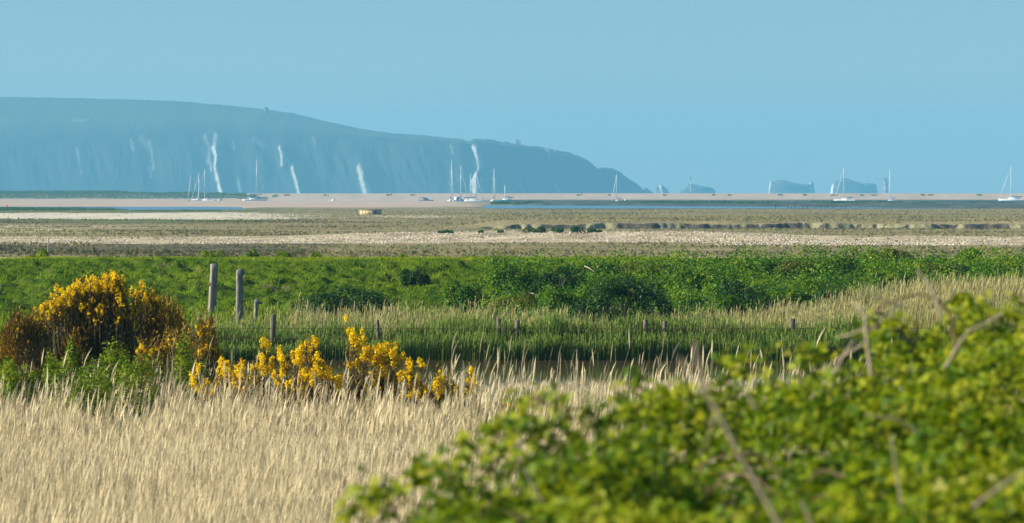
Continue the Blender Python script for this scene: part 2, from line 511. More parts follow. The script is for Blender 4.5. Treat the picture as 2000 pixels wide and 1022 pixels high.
M = {}
M['bark'] = solid('bark_mat', (0.09, 0.065, 0.04), (0.17, 0.13, 0.09), 20, 0.9)
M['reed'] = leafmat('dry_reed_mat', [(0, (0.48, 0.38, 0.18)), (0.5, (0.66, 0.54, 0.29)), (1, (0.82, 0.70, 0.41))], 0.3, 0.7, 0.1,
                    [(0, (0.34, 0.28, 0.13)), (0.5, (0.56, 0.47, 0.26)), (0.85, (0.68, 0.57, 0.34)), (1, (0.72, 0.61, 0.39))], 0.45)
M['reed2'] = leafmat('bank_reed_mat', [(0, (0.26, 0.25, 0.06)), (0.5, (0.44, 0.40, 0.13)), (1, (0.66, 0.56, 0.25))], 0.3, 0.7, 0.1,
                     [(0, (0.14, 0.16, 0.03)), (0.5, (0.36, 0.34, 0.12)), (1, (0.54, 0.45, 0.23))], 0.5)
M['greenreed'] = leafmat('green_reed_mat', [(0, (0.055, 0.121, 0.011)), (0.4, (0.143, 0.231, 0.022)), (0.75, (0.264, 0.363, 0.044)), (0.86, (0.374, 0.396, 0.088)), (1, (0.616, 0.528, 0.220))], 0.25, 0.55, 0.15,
                         [(0, (0.039, 0.024, 0.009)), (0.4, (0.050, 0.110, 0.009)), (0.75, (0.242, 0.341, 0.055)), (1, (0.374, 0.418, 0.099))], 0.5)  # dark stalk base is painted-in shade between the stems at the waterline
M['grass'] = leafmat('grass_mat', [(0, (0.030, 0.090, 0.000)), (0.35, (0.100, 0.200, 0.000)), (0.65, (0.240, 0.360, 0.000)), (1, (0.460, 0.440, 0.030))], 0.35, 0.6, 0.1)
M['marshtuft'] = leafmat('marsh_tuft_mat', [(0, (0.123, 0.114, 0.038)), (0.4, (0.238, 0.211, 0.081)), (0.75, (0.352, 0.308, 0.128)), (1, (0.458, 0.387, 0.189))], 0.3, 0.8, 0.1)
M['shrubA'] = leafmat('bright_leaf_mat', [(0, (0.018, 0.065, 0.000)), (0.45, (0.056, 0.159, 0.000)), (0.8, (0.159, 0.290, 0.000)), (1, (0.337, 0.356, 0.018))], 0.2, 0.5, 0.2)
M['shrubB'] = leafmat('dark_leaf_mat', [(0, (0.008, 0.035, 0.002)), (0.6, (0.025, 0.077, 0.004)), (1, (0.070, 0.140, 0.008))], 0.12, 0.5, 0.2)
M['shrubC'] = leafmat('olive_leaf_mat', [(0, (0.046, 0.082, 0.004)), (0.5, (0.118, 0.162, 0.007)), (0.8, (0.208, 0.226, 0.013)), (1, (0.306, 0.234, 0.054))], 0.2, 0.5, 0.2)
M['gorse'] = leafmat('gorse_mat', [(0, (0.05, 0.035, 0.005)), (0.45, (0.16, 0.10, 0.012)), (0.8, (0.42, 0.24, 0.015)), (1, (0.15, 0.17, 0.02))], 0.15, 0.6, 0.15)
M['flower'] = leafmat('gorse_flower_mat', [(0, (0.88, 0.50, 0.0)), (0.5, (0.97, 0.68, 0.003)), (1, (1.0, 0.82, 0.01))], 0.4, 0.6, 0.1)
M['bramble'] = leafmat('bramble_leaf_mat', [(0, (0.018, 0.066, 0.000)), (0.28, (0.072, 0.159, 0.000)), (0.55, (0.224, 0.290, 0.000)), (0.84, (0.430, 0.420, 0.010)), (0.95, (0.560, 0.524, 0.168)), (1, (0.304, 0.168, 0.038))], 0.32, 0.5, 0.2,
                       tcol=(0.886, 0.922, 0.576))
M['weed'] = leafmat('weed_leaf_mat', [(0, (0.04, 0.10, 0.0)), (0.5, (0.16, 0.25, 0.0)), (1, (0.38, 0.42, 0.03))], 0.4, 0.5, 0.15)
M['cane'] = solid('dead_cane_mat', (0.36, 0.27, 0.16), (0.58, 0.47, 0.31), 14, 0.8)
M['cane_brown'] = solid('brown_cane_mat', (0.13, 0.075, 0.04), (0.24, 0.15, 0.08), 14, 0.8)
M['stone'] = leafmat('stone_mat', [(0, (0.22, 0.18, 0.13)), (0.5, (0.52, 0.43, 0.30)), (0.9, (0.78, 0.68, 0.50)), (1, (0.85, 0.78, 0.66))], 0.0, 0.85, 0.1)
M['saltbush'] = leafmat('salt_bush_mat', [(0, (0.02, 0.07, 0.005)), (1, (0.08, 0.17, 0.02))], 0.2, 0.6, 0.1)


# ------------------------------------------------------------------ foreground reeds
def make_reeds():
    n = 235000
    x, y, px = scatter(n, 27, 69.5, -160, 2160, 11, 0.55)
    keep = (y < near_shore(x) - 0.3)
    y2 = y
    r = np.random.default_rng(12)
    # thin out where the gorse and weeds stand on the left, and near the pond edge
    sh = sst(61, 68, y)
    keep &= r.uniform(0, 1, n) > 0.55 * sh * (px > 850)
    keep &= ~((y > 64.5) & (px < 430) & (r.uniform(0, 1, n) < .6))
    x = x[keep]; y = y[keep]; px = px[keep]; m = len(x)
    P = np.stack([x, y, ground_z(x, y) - 0.03], -1)
    Ht = 1.2 + 0.24 * (fbm(x * .35, y * .35, 3, 13) - .5) + .5 * (fbm(x * .8, y * .2, 3, 18) - .5) * sst(52, 62, y) + r.normal(0, .10, m)
    Ht = Ht - .30 * sst(44, 58, y) - .14 * sst(54, 62, y) * sst(820, 980, px) + np.abs(r.normal(0, .07, m)) * sst(50, 62, y)
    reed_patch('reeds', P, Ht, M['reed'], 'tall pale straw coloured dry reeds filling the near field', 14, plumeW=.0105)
    # ragged taller stems along the pond edge
    n = 4600
    x, y, px = scatter(n, 55, 68.8, -60, 1750, 15, 1)
    ok = (y < near_shore(x) + .5); x = x[ok]; y = y[ok]; m = len(x)
    P = np.stack([x, y, ground_z(x, y) - .03], -1)
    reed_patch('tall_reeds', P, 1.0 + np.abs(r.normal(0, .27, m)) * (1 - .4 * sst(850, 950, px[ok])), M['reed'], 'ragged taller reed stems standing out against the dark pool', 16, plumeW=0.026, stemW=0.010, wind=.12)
    n = 1900
    x, y, px = scatter(n, 57, 67.5, 860, 1720, 19, 1)
    P = np.stack([x, y, ground_z(x, y) - .03], -1)
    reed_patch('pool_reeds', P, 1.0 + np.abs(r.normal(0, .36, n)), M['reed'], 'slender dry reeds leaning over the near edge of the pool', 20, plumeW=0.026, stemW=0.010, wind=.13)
    n = 26000
    x, y, px = scatter(n, 67, 93.5, 400, 1760, 24, 1)
    ok = (y < near_shore(x)) & (fbm(x * .5, y * .5, 3, 25) > .33); x = x[ok]; y = y[ok]; m = len(x)
    P = np.stack([x, y, ground_z(x, y) - .03], -1)
    top = 5 - (r.normal(782, 12, m) - 375) / F * y
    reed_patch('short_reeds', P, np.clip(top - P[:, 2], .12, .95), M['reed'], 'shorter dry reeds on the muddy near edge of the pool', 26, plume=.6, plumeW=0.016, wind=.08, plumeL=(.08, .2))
    # young green shoots among them by the pond
    n = 5000
    x, y, px = scatter(n, 60, 69.5, 850, 1600, 17, 1)
    P = np.stack([x, y, ground_z(x, y) - .03], -1)
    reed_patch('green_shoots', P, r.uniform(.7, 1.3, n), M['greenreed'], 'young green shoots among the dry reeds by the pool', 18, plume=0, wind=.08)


def make_far_reeds():
    r = np.random.default_rng(21)
    # green, in front, rooted at the waterline
    n = 62000
    x, y, px = scatter(n, 114.8, 124, 330, 1760, 22, 1)
    y[:22000] = r.uniform(115.2, 117.3, 22000); x[:22000] = X(px[:22000], y[:22000])
    fs = far_shore(x)
    ok = y > fs - .2
    x = x[ok]; y = y[ok]; px = px[ok]; m = len(x)
    P = np.stack([x, y, np.maximum(ground_z(x, y), -.1) - .03], -1)
    Ht = (0.30 + 0.72 * fbm(x * .8, y * .3, 4, 23) + r.normal(0, .13, m))
    Ht *= np.where(px < 580, .72, 1)
    # taller right at the water on the left half, thinner further back
    Ht *= 1 - 0.25 * sst(119, 124, y)
    ok = r.uniform(0, 1, m) < (1 - .75 * sst(118, 124, y)) * (0.35 + 1.3 * fbm(x * 1.1, y * .25, 3, 27)) * (1 - .93 * sst(118.3, 120, y))
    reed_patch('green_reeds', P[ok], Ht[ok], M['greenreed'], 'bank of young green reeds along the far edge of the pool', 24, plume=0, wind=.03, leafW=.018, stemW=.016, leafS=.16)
    # dry, behind
    n = 42000
    x, y, px = scatter(n, 116.2, 130, 380, 2180, 25, 1)
    fs = far_shore(x)
    m = len(x)
    Ht = 0.48 + 0.52 * fbm(x * .7, y * .5, 3, 26) + r.normal(0, .14, m) + 0.55 * sst(1560, 1960, px)
    dens = 0.35 + 0.65 * sst(118, 122, y)
    dens *= np.where(px < 570, 0.18, 1) * (0.45 + 1.1 * fbm(x * .6, y * .3, 3, 29))
    ok = (y > fs + .3) & (r.uniform(0, 1, m) < dens) & (y < 121.5 + 1.2 * fbm(x * .4, 1.0, 3, 30) + 8 * sst(1430, 1750, px))
    P = np.stack([x, y, ground_z(x, y) - .03], -1)[ok]
    P[:, 2] = np.where(P[:, 1] > 129, np.maximum(P[:, 2], emb_z(P[:, 0], P[:, 1]) - .03), P[:, 2])
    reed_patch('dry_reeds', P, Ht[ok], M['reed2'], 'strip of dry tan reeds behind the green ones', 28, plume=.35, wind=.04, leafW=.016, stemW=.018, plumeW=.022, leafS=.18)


# ------------------------------------------------------------------ grass on the sea wall
def make_grass():
    r = np.random.default_rng(31)
    n = 290000
    x, y, px = scatter(n, 128.5, 156, -200, 2200, 32, 1)
    hum = fbm(x * 1.3, y * 1.1, 3, 33)
    pw = path_w(x, y)
    ok = (r.uniform(0, 1, n) < 0.35 + 1.0 * hum) & (r.uniform(0, 1, n) > pw * 1.3)
    x = x[ok]; y = y[ok]; hum = hum[ok]; m = len(x)
    P = np.stack([x, y, emb_z(x, y) - .01], -1)
    top = sst(147.5, 149.5, y)
    clump = sst(.45, .7, fbm(x * 2.6, y * 2.2, 3, 39)) 
    H = (0.03 + 0.04 * hum + .08 * clump + np.abs(r.normal(0, .02, m))) * (1 - 0.6 * top)
    far = sst(153.6, 155, y)
    H = H + far * 0.2 * sst(.5, .7, fbm(x * .4, y * .2, 2, 35))
    W = r.uniform(.014, .034, m)
    V, Q, h, _ = strips(P, H, W, r.uniform(0, 3.14, m), (r.normal(.1, .5, m), r.normal(-.1, .5, m)), 2, [1, .8, .1])
    rn = np.clip(.35 * r.uniform(0, 1, m) + 1.1 * (fbm(x * .7, y * .7, 4, 36) - .22) + .22 * top, 0, 1)
    build_ = build('grass', V, Q, mat=M['grass'], attrs={'rnd': np.repeat(rn, 6)})
    tag(build_, 'short tussocky green grass covering the sea wall', kind='stuff')
    # strip between the wall foot and the reeds, and rough grass near the gorse
    n = 46000
    x, y, px = scatter(n, 117.5, 131, -160, 2160, 37, 1)
    ok = (px < 620) | (y > 121); x = x[ok]; y = y[ok]; n = len(x)
    P = np.stack([x, y, np.maximum(ground_z(x, y), np.where(y > 129, emb_z(x, y), -1)) - .02], -1)
    V, Q, h, _ = strips(P, r.uniform(.1, .38, n), r.uniform(.02, .04, n), r.uniform(-.9, .9, n), (r.normal(.1, .2, n), r.normal(0, .2, n)), 2, [1, .8, .1])
    tag(build('rough_grass', V, Q, mat=M['grass'], attrs={'rnd': np.repeat(r.uniform(0.1, .9, n), 6)}), 'longer rough green grass at the foot of the sea wall', kind='stuff')


# ------------------------------------------------------------------ marsh plain
def make_marsh():
    r = np.random.default_rng(41)
    n = 150000
    x, y, px = scatter(n, 262, 1050, -160, 2160, 42, -0.7)
    row = rowof(y) + 6 * (fbm(x * 0.03, y * 0.01, 4, 31) - 0.5)
    inb = lambda a, b, l, rr: (row > a) & (row < b) & (px > l) & (px < rr)
    clear = inb(455, 475, 600, 1500) | inb(462, 482, 1300, 2200) | inb(416, 429, -200, 560) | inb(462, 476, -200, 800)
    patch = fbm(x * 0.05, y * 0.06, 4, 43)
    clear = inb(455, 475, 600, 1500) | inb(462, 482, 1300, 2200) | inb(416, 429, -200, 460 + 500 * (patch - .5)) | inb(462, 476, -200, 800)
    keep = (r.uniform(0, 1, n) > 0.93 * clear) & (r.uniform(0, 1, n) < .1 + 2.2 * (patch - .3)) & (ground_z(x, y) > 0.1) & (np.abs(y - creek_y(x) - 1) > 4)
    x = x[keep]; y = y[keep]; px = px[keep]; patch = patch[keep]; m = len(x)
    P = np.stack([x, y, ground_z(x, y) - .02], -1)
    H = r.uniform(.06, .20, m) * (.4 + 1.1 * patch); W = H * r.uniform(.5, 1.6, m)
    dk = ((row[keep] > 428) & (row[keep] < 437) & (px < 640)) | ((row[keep] > 481) & (px < 620)) | ((row[keep] > 459) & (row[keep] < 463) & (px > 1300))
    rnoff = -.45 * dk
    V, Q, h, _ = strips(P, H, W, r.uniform(-1.3, 1.3, m), (r.normal(0, .7, m), r.normal(.3, .5, m)), 2, [1, .9, .2])
    rn = np.clip(.35 * r.uniform(0, 1, m) + .9 * (fbm(x * .04, y * .07, 3, 44) - .2) + rnoff, 0, 1)
    tag(build('marsh_grass', V, Q, mat=M['marshtuft'], attrs={'rnd': np.repeat(rn, 6)}), 'low olive and brown salt marsh plants on the flat ground', kind='stuff')
    # shingle cobbles
    n = 60000
    x, y, px = scatter(n, 325, 430, -160, 2160, 45, 0)
    row = rowof(y) + 6 * (fbm(x * 0.03, y * 0.01, 4, 31) - 0.5)
    inb = lambda a, b, l, rr: (row > a) & (row < b) & (px > l) & (px < rr)
    ok = inb(455, 474, 640, 1500) | inb(463, 481, 1350, 2200) | (inb(463, 476, -200, 800) & (r.uniform(0, 1, n) < .5))
    ok &= r.uniform(0, 1, n) < 2.2 * (fbm(x * .12, y * .06, 4, 46) - .3)
    x = x[ok]; y = y[ok]; m = len(x)
    O = np.array([(1, 0, 0), (0, 1, 0), (-1, 0, 0), (0, -1, 0), (0, 0, 1), (0, 0, -1)], float)
    s = r.uniform(.03, .10, m)[:, None, None] * (O[None] * r.uniform(.6, 1.4, (m, 1, 3)) + r.normal(0, .15, (m, 6, 3))) * np.array([1.3, 1, .6])
    V = s + np.stack([x, y, ground_z(x, y) + .02], -1)[:, None]
    T = np.array([(0, 1, 4), (1, 2, 4), (2, 3, 4), (3, 0, 4), (1, 0, 5), (2, 1, 5), (3, 2, 5), (0, 3, 5)])
    T = (np.arange(m) * 6)[:, None, None] + T[None]
    tag(build('shingle', V, tris=T.reshape(-1, 3), mat=M['stone'], attrs={'rnd': np.repeat(r.uniform(0, 1, m), 6)}), 'pale cobbles and shells of the low shingle ridge', kind='stuff')
    # eroded creek edge
    xs = np.arange(X(860, 505), X(2180, 505), 0.22)
    v = np.linspace(0, 1, 36)
    XX, VV = np.meshgrid(xs, v)
    yy = creek_y(XX) - 11.5 + VV * 17
    jag = 5.0 * (fbm(XX * .22, 5.0, 4, 51) - .5) + 1.2 * (fbm(XX * .9, 2.0, 3, 50) - .5)
    q = yy - creek_y(XX) + 3.0 + jag
    amp = .35 + .65 * sst(.36, .52, fbm(XX * .09, 9.0, 3, 54))
    floor = .28 - .42 * sst(-7, -3, yy - creek_y(XX) + .5 * jag) * amp
    slump = .30 * np.clip(fbm(XX * .9, yy * .5, 3, 56) - .45, 0, 1) * 2 * sst(-4, -1, q) * (1 - sst(-.4, .6, q))
    topz = .86 + .5 * (fbm(XX * .16, 3.0, 4, 57) - .5) + .15 * (fbm(XX * .8, yy * .8, 2, 66) - .5)
    edgef = sst(pxof(XX, yy) * 0 + xs[0], xs[0] + 10, XX)
    topz = .28 + (topz - .28) * edgef
    zz = floor * edgef + .28 * (1 - edgef) + slump * edgef + (topz - floor) * sst(-.6, .6, q) * edgef
    zz[0] = .1; zz[-1] -= .1
    mud = (1 - sst(.3, .9, q)) * (.15 + .85 * sst(.44, .54, fbm(XX * .4, yy * .4, 5, 65)))
    m_ = splatmat('creek_mat', ((0.20, 0.18, 0.085), (0.36, 0.32, 0.17), .8), [('mud', (0.04, 0.036, 0.028), (0.12, 0.10, 0.07), .8)], bump=.2, bscale=1.2)
    tag(build('creek_bank', np.stack([XX, yy, zz], -1), gridfaces(len(v), len(xs)), mat=m_, attrs={'mud': mud * sst(-8, -5, q) * edgef}, smooth=False), 'dark eroded mud edge of the creek', kind='structure')
    # mud flats on the right by the far channel
    xs = np.arange(X(935, 1500), X(2180, 1500) + 60, 1.0)
    ys = np.arange(1150, 1880, 9.0)
    XX, YY = np.meshgrid(xs, ys)
    fe = np.interp(pxof(XX, YY), [900, 1100, 1450, 1800, 2000], [1500, 1420, 1330, 1200, 1150]) + 50 * (fbm(XX * .05, 1.0, 3, 64) - .5)
    e = sst(fe, fe + 20, YY) * (1 - sst(1868, 1880, YY)) * sst(930, 1010, pxof(XX, YY))
    zz = -.35 + e * (.9 + 1.5 * (fbm(XX * .09, YY * .03, 5, 58) - .5))
    m_ = solid('mudflat_mat', (0.03, 0.04, 0.025), (0.10, 0.11, 0.06), .12, .8, stretch=(1, .25, 1), bump=.4)
    tag(build('mudflat', np.stack([XX, YY, zz], -1), gridfaces(len(ys), len(xs)), mat=m_, smooth=True), 'dark tidal mud bank beyond the channel', kind='structure')
    n = 9000
    x, y, px = scatter(n, 1470, 1860, 960, 2160, 59, 0)
    P = np.stack([x, y, np.full(n, .2)], -1)
    cl = fbm(x * .04, y * .01, 3, 60); ok = cl > .5
    P = P[ok]; m = len(P)
    H = r.uniform(.3, .8, m)
    V, Q, h, _ = strips(P, H, H * r.uniform(1, 3, m), r.uniform(-.5, .5, m), (r.normal(0, .3, m), r.normal(0, .3, m)), 2, [1, 1, .4])
    tag(build('cordgrass', V, Q, mat=M['saltbush'], attrs={'rnd': np.repeat(r.uniform(0, 1, m), 6)}), 'dark green cordgrass on the mud bank', kind='stuff')
    # low green scrub between lagoon and sand on the left, scrub on the spit
    def scrub(nm, label, n, y0, y1, pa, pb, hh, seed, thr, mat):
        x, y, px = scatter(n, y0, y1, pa, pb, seed, 0)
        c = fbm(x * .035, y * .02, 4, seed) - .3 * sst(pb - (pb - pa) * .8, pb, px) ** 1.3; ok = c > thr
        x = x[ok]; y = y[ok]; c = c[ok]; m = len(x)
        top = hh * np.clip((c - thr) * 6, .2, 1)
        P = np.stack([x, y, ground_z(x, y) + r.uniform(0, 1, m) * top], -1)
        V, Q = leafquads(P, r.normal(0, 1, (m, 3)) + [0, -.3, .5], hh * .35 * r.uniform(.5, 1.2, m), hh * .3, seed)
        tag(build(nm, V, Q, mat=mat, attrs={'rnd': np.repeat(r.uniform(0, 1, m), 4)}), label, kind='stuff')
    scrub('shore_scrub', 'low green scrub along the edge of the lagoon', 26000, 950, 1030, -150, 640, .8, 61, .46, M['saltbush'])
    scrub('spit_scrub', 'dark scrub covering the shingle spit behind the lagoon', 46000, 2383, 2440, -160, 620, 1.7, 62, .36, M['saltbush'])


# ------------------------------------------------------------------ water
def make_water():
    def sheet(nm, x0, x1, y0, y1, z, mat, label, nx=2, ny=2):
        xs, ys = np.meshgrid(np.linspace(x0, x1, nx), np.linspace(y0, y1, ny))
        tag(build(nm, np.stack([xs, ys, np.full_like(xs, z)], -1), gridfaces(ny, nx), mat=mat), label, kind='structure')
    sheet('pool', -40, 40, 60, 118, 0.0, watermat('pool_mat', (0.09, 0.065, 0.03), 0.07, 2.5, 0.012), 'dark still pool between the reeds')
    sheet('sea', -3900, 3900, 760, 9400, 0.0, watermat('sea_mat', (0.05, 0.12, 0.15), 0.2, 0.15, 0.05), 'sea and tidal channels')


# ------------------------------------------------------------------ chalk headland
CREST = [(-900, 205), (-200, 189), (0, 190), (130, 192), (280, 196), (330, 198), (430, 206), (515, 215), (560, 221), (640, 240), (700, 252), (760, 260),
         (830, 265), (895, 271), (912, 276), (917, 276), (925, 271), (945, 272), (960, 274), (1010, 281), (1080, 291), (1130, 303), (1150, 314), (1168, 329),
         (1180, 327), (1195, 329), (1220, 342), (1245, 360), (1258, 371), (1263, 366), (1270, 372), (1278, 378), (1300, 384)]
STREAKS = [  # chalk scars: centre line points and half width, photo columns/rows on the cliff face, strength
    ([(400, 268), (409, 290), (407, 315)], 5, .45), ([(420, 265), (418, 290)], 6, .5),
    ([(416, 288), (421, 305), (419, 325), (424, 350), (431, 378)], 4.5, 1.0), ([(432, 300), (438, 325)], 4, .55),
    ([(411, 318), (413, 333)], 3, .6), ([(150, 290), (155, 310), (158, 338)], 4, .28), ([(171, 290), (178, 305)], 5, .25),
    ([(276, 272), (290, 285)], 7, .2), ([(291, 278), (297, 300), (300, 330)], 4, .32), ([(255, 275), (259, 292)], 4, .4), ([(294, 330), (295, 345)], 3, .5),
    ([(545, 288), (549, 302), (550, 322)], 3, .8), ([(562, 312), (565, 330)], 3.5, .6), ([(570, 328), (576, 350), (583, 378)], 4, .9),
    ([(700, 329), (706, 352), (713, 378)], 6, .95), ([(718, 358), (725, 378)], 4, .7), ([(704, 330), (708, 340)], 3, .6),
    ([(925, 290), (930, 312), (930, 330), (924, 352), (927, 378)], 6.5, 1.1), ([(934, 305), (941, 326)], 4, .7), ([(921, 340), (921, 378)], 4, .8), ([(930, 330), (932, 378)], 3, .6), ([(939, 350), (944, 378)], 3.5, .6),
    ([(880, 285), (884, 300)], 3, .35), ([(964, 335), (967, 375)], 4, .5), ([(1068, 292), (1073, 303)], 5, .6), ([(1083, 294), (1087, 298)], 3, .5),
    ([(1082, 358), (1095, 378)], 4, .4), ([(1010, 350), (1025, 378)], 6, .3), ([(495, 272), (512, 285)], 5, .3), ([(465, 350), (470, 378)], 3.5, .3), ([(1262, 362), (1264, 378)], 2, .5),
    ([(144, 236), (158, 237), (168, 233)], 1.4, .35), ([(455, 275), (457, 290)], 3, .35), ([(610, 270), (615, 280)], 4, .3)]


def make_cliffs():
    cp = np.array(CREST, float)
    px = np.concatenate([np.arange(-900, -60, 14), np.arange(-60, 1300, 1.6)])
    crest = np.interp(px, cp[:, 0], cp[:, 1])
    rough = (fbm(px * .09, 1.0, 4, 71) - .5)
    crest = crest + rough * np.interp(px, [0, 800, 950, 1100, 1280], [1.6, 2.0, 5.0, 5.5, 4])
    dbase = np.interp(px, [-900, 0, 900, 1300], [6150, 6050, 6000, 6300])
    dcrest = dbase + np.interp(px, [-900, 0, 700, 920, 1300], [620, 560, 260, 90, 30])
    edge = np.interp(px, [-900, 0, 300, 560, 760, 880, 917, 925, 1060, 1150, 1300], [285, 278, 266, 262, 272, 279, 281, 277, 293, 318, 378])
    edge = np.maximum(edge, crest + 3) + 6 * (fbm(px * .03, 4.0, 4, 72) - .5)
    edge = np.maximum(edge, crest + 2)
    dedge = dbase + (dcrest - dbase) * .28
    zc = Z(crest, dcrest); ze = Z(edge, dedge)
    rows = 120
    tt = np.linspace(0, 1, rows)
    Vs = []; U = []
    xs0 = X(px, dcrest)
    PX = np.repeat(px[None], rows, 0)
    T = np.repeat(tt[:, None], len(px), 1)
    face = T < .62
    a = np.clip(T / .62, 0, 1)
    b = np.clip((T - .62) / .38, 0, 1)
    d = dbase + (dedge - dbase) * (a ** .9) + (dcrest - dedge) * b
    z = -3 + (ze + 3) * a + (zc - ze) * (1 - (1 - b) ** 1.5)
    # gullies and buttresses on the face
    gul = fbm(PX * .03 + a * 1.2, a * 1.0, 3, 73) - .5
    gul2 = np.abs(fbm(PX * .11 + a * .8, a * 2.2, 3, 74) - .5)
    d = d - np.where(face, (gul * 45 + gul2 * 7) * np.sin(a * math.pi) ** .7, 0) * np.interp(px, [-900, 850, 1300], [1, .8, .35])
    d = d + np.where(~face, 40 * (fbm(PX * .012, b * 2, 3, 75) - .5) * np.sin(b * math.pi), 0)
    x = X(PX, d * 0 + (dcrest + dbase)[None] / 2)
    z = np.where(T >= .999, zc, z)
    # each scar lies on the sunny flank of a buttress
    col0 = 1000 + x / d * F; row0 = HY + (CZ - z) * F / d
    for pts, w, s in STREAKS:
        P = np.array(pts, float)
        if P[0, 1] < 250 or not (s >= .85 or pts[0] in ((545, 288), (964, 335), (1068, 292))): continue
        cc = np.interp(row0, P[:, 1], P[:, 0]); dx = col0 - cc
        rm = sst(P[0, 1] - 14, P[0, 1] + 2, row0) * (1 - sst(P[-1, 1], P[-1, 1] + 16, row0))
        d = d - 20 * s * sst(-w * 1.3, w * 1.3, dx) * (1 - sst(w * 1.3, w * 7, dx)) * rm
    row = HY + (CZ - z) * F / d
    col = 1000 + x / d * F
    chalk = np.zeros_like(x)
    for pts, w, s in STREAKS:
        P = np.array(pts, float)
        for i in range(len(P) - 1):
            A, B = P[i], P[i + 1]; ab = B - A
            q = np.clip(((col - A[0]) * ab[0] + (row - A[1]) * ab[1]) / (ab @ ab), 0, 1)
            dd = np.hypot(col - A[0] - q * ab[0], (row - A[1] - q * ab[1]) * .6)
            ww = w * (.25 + 1.1 * fbm(col * .3, row * .14, 3, 76))
            chalk = np.maximum(chalk, s * (1 - sst(ww * .2, ww * 1.3, dd)) * (.25 + 1.2 * fbm(col * .5, row * .2, 3, 77)))
    grass = np.clip(b * 3, 0, 1)
    xb = x[-1]; back = []
    for k, (dd, zz) in enumerate([(60, .97), (260, .6), (500, -.02)]):
        back.append((xb, d[-1] + dd * np.interp(px, [0, 900, 1300], [1, .6, .3]), zc * zz))
    x = np.vstack([x] + [q[0][None] for q in back]); d = np.vstack([d] + [q[1][None] for q in back]); z = np.vstack([z] + [q[2][None] for q in back])
    chalk = np.vstack([chalk, np.zeros((3, len(px)))]); grass = np.vstack([grass, np.ones((3, len(px)))])
    V = np.stack([x, d, z], -1)
    m = splatmat('cliff_mat', ((0.018, 0.028, 0.02), (0.04, 0.052, 0.035), .02), [], bump=1, bscale=.05)
    nt = m.node_tree
    pr = [n for n in nt.nodes if n.type == 'BSDF_PRINCIPLED'][0]
    src = pr.inputs['Base Color'].links[0].from_socket
    for at, colr in (('grassy', (0.075, 0.095, 0.045)), ('chalk', (0.55, 0.53, 0.46))):
        an = N(nt, 'ShaderNodeAttribute', attribute_name=at)
        mx = N(nt, 'ShaderNodeMix', data_type='RGBA')
        nt.links.new(an.outputs['Fac'], mx.inputs[0]); nt.links.new(src, mx.inputs[6]); mx.inputs[7].default_value = (*colr, 1)
        src = mx.outputs[2]
    nt.links.new(src, pr.inputs['Base Color'])
    tag(build('hills', V, gridfaces(V.shape[0], V.shape[1]), mat=m, attrs={'chalk': chalk, 'grassy': grass}, smooth=True),
        'long chalk headland falling to the sea in scarred cliffs', kind='structure')


def stack(px0, px1, d, prof, label, seed, scars=()):
    p = np.array(prof, float)
    n = 70; m = 34
    u = np.linspace(0, 1, n); px = px0 + (px1 - px0) * u
    top = np.interp(px, p[:, 0], p[:, 1]) + 2.2 * (fbm(px * .22, 1.0, 4, seed) - .5)
    zt = np.maximum(Z(top, d), .2)
    # closed lumpy rock: rings of an elongated footprint, taper to the crest profile
    an = np.linspace(0, 2 * math.pi, 96, endpoint=False)
    c0 = X((px0 + px1) / 2, d); hx = X(px1, d) - c0
    hy = max(6.0, hx * .42)
    lv = np.linspace(0, 1, 26)
    V = []; ch = []
    for k, t in enumerate(lv):
        cx = np.cos(an); sy = np.sin(an)
        sh = 1 - .10 * t - (.9 * sst(.80, 1.0, t)) * .55
        xx = c0 + hx * cx * (1 - .10 * t)
        yy = d + hy * sy * (1 - .9 * sst(.72, 1.0, t) - .15 * t)
        col = 1000 + xx / d * F
        zz = (np.interp(col, px, zt) + 1.5) * np.minimum(t * 1.12, 1) - 1.5
        r = 1 + .16 * (fbm(an * 2.2 + 3, np.full_like(an, t * 3), 4, seed + 2) - .5)
        yy = d + (yy - d) * r * 1.05
        c = np.zeros_like(an)
        for (a, b, w) in scars:
            cc = a + (b - a) * t
            c = np.maximum(c, (1 - sst(w * .5, w, np.abs(col - cc))))
        V.append(np.stack([xx, yy, zz], -1)); ch.append(c)
    V = np.array(V); ch = np.array(ch)
    nx = len(an)
    i = np.arange(len(lv) - 1)[:, None] * nx; j = np.arange(nx)[None]; j2 = (j + 1) % nx
    Q = np.stack([i + j, i + j2, i + nx + j2, i + nx + j], -1).reshape(-1, 4)
    # close the ridge: join mirrored points of the last ring
    b0 = (len(lv) - 1) * nx
    Q2 = [(b0 + q, b0 + q + 1, b0 + (nx - q - 1) % nx, b0 + (nx - q) % nx) for q in range(1, nx // 2 - 1)]
    o = build('sea_stack', V.reshape(-1, 3) - [c0, d, 0], np.vstack([Q, np.array(Q2)]), mat=M['stackrock'], attrs={'chalk': ch.ravel()}, smooth=True, loc=(c0, d, 0))
    tag(o, label, 'sea stack', 'row of sea stacks off the end of the headland')
    return o


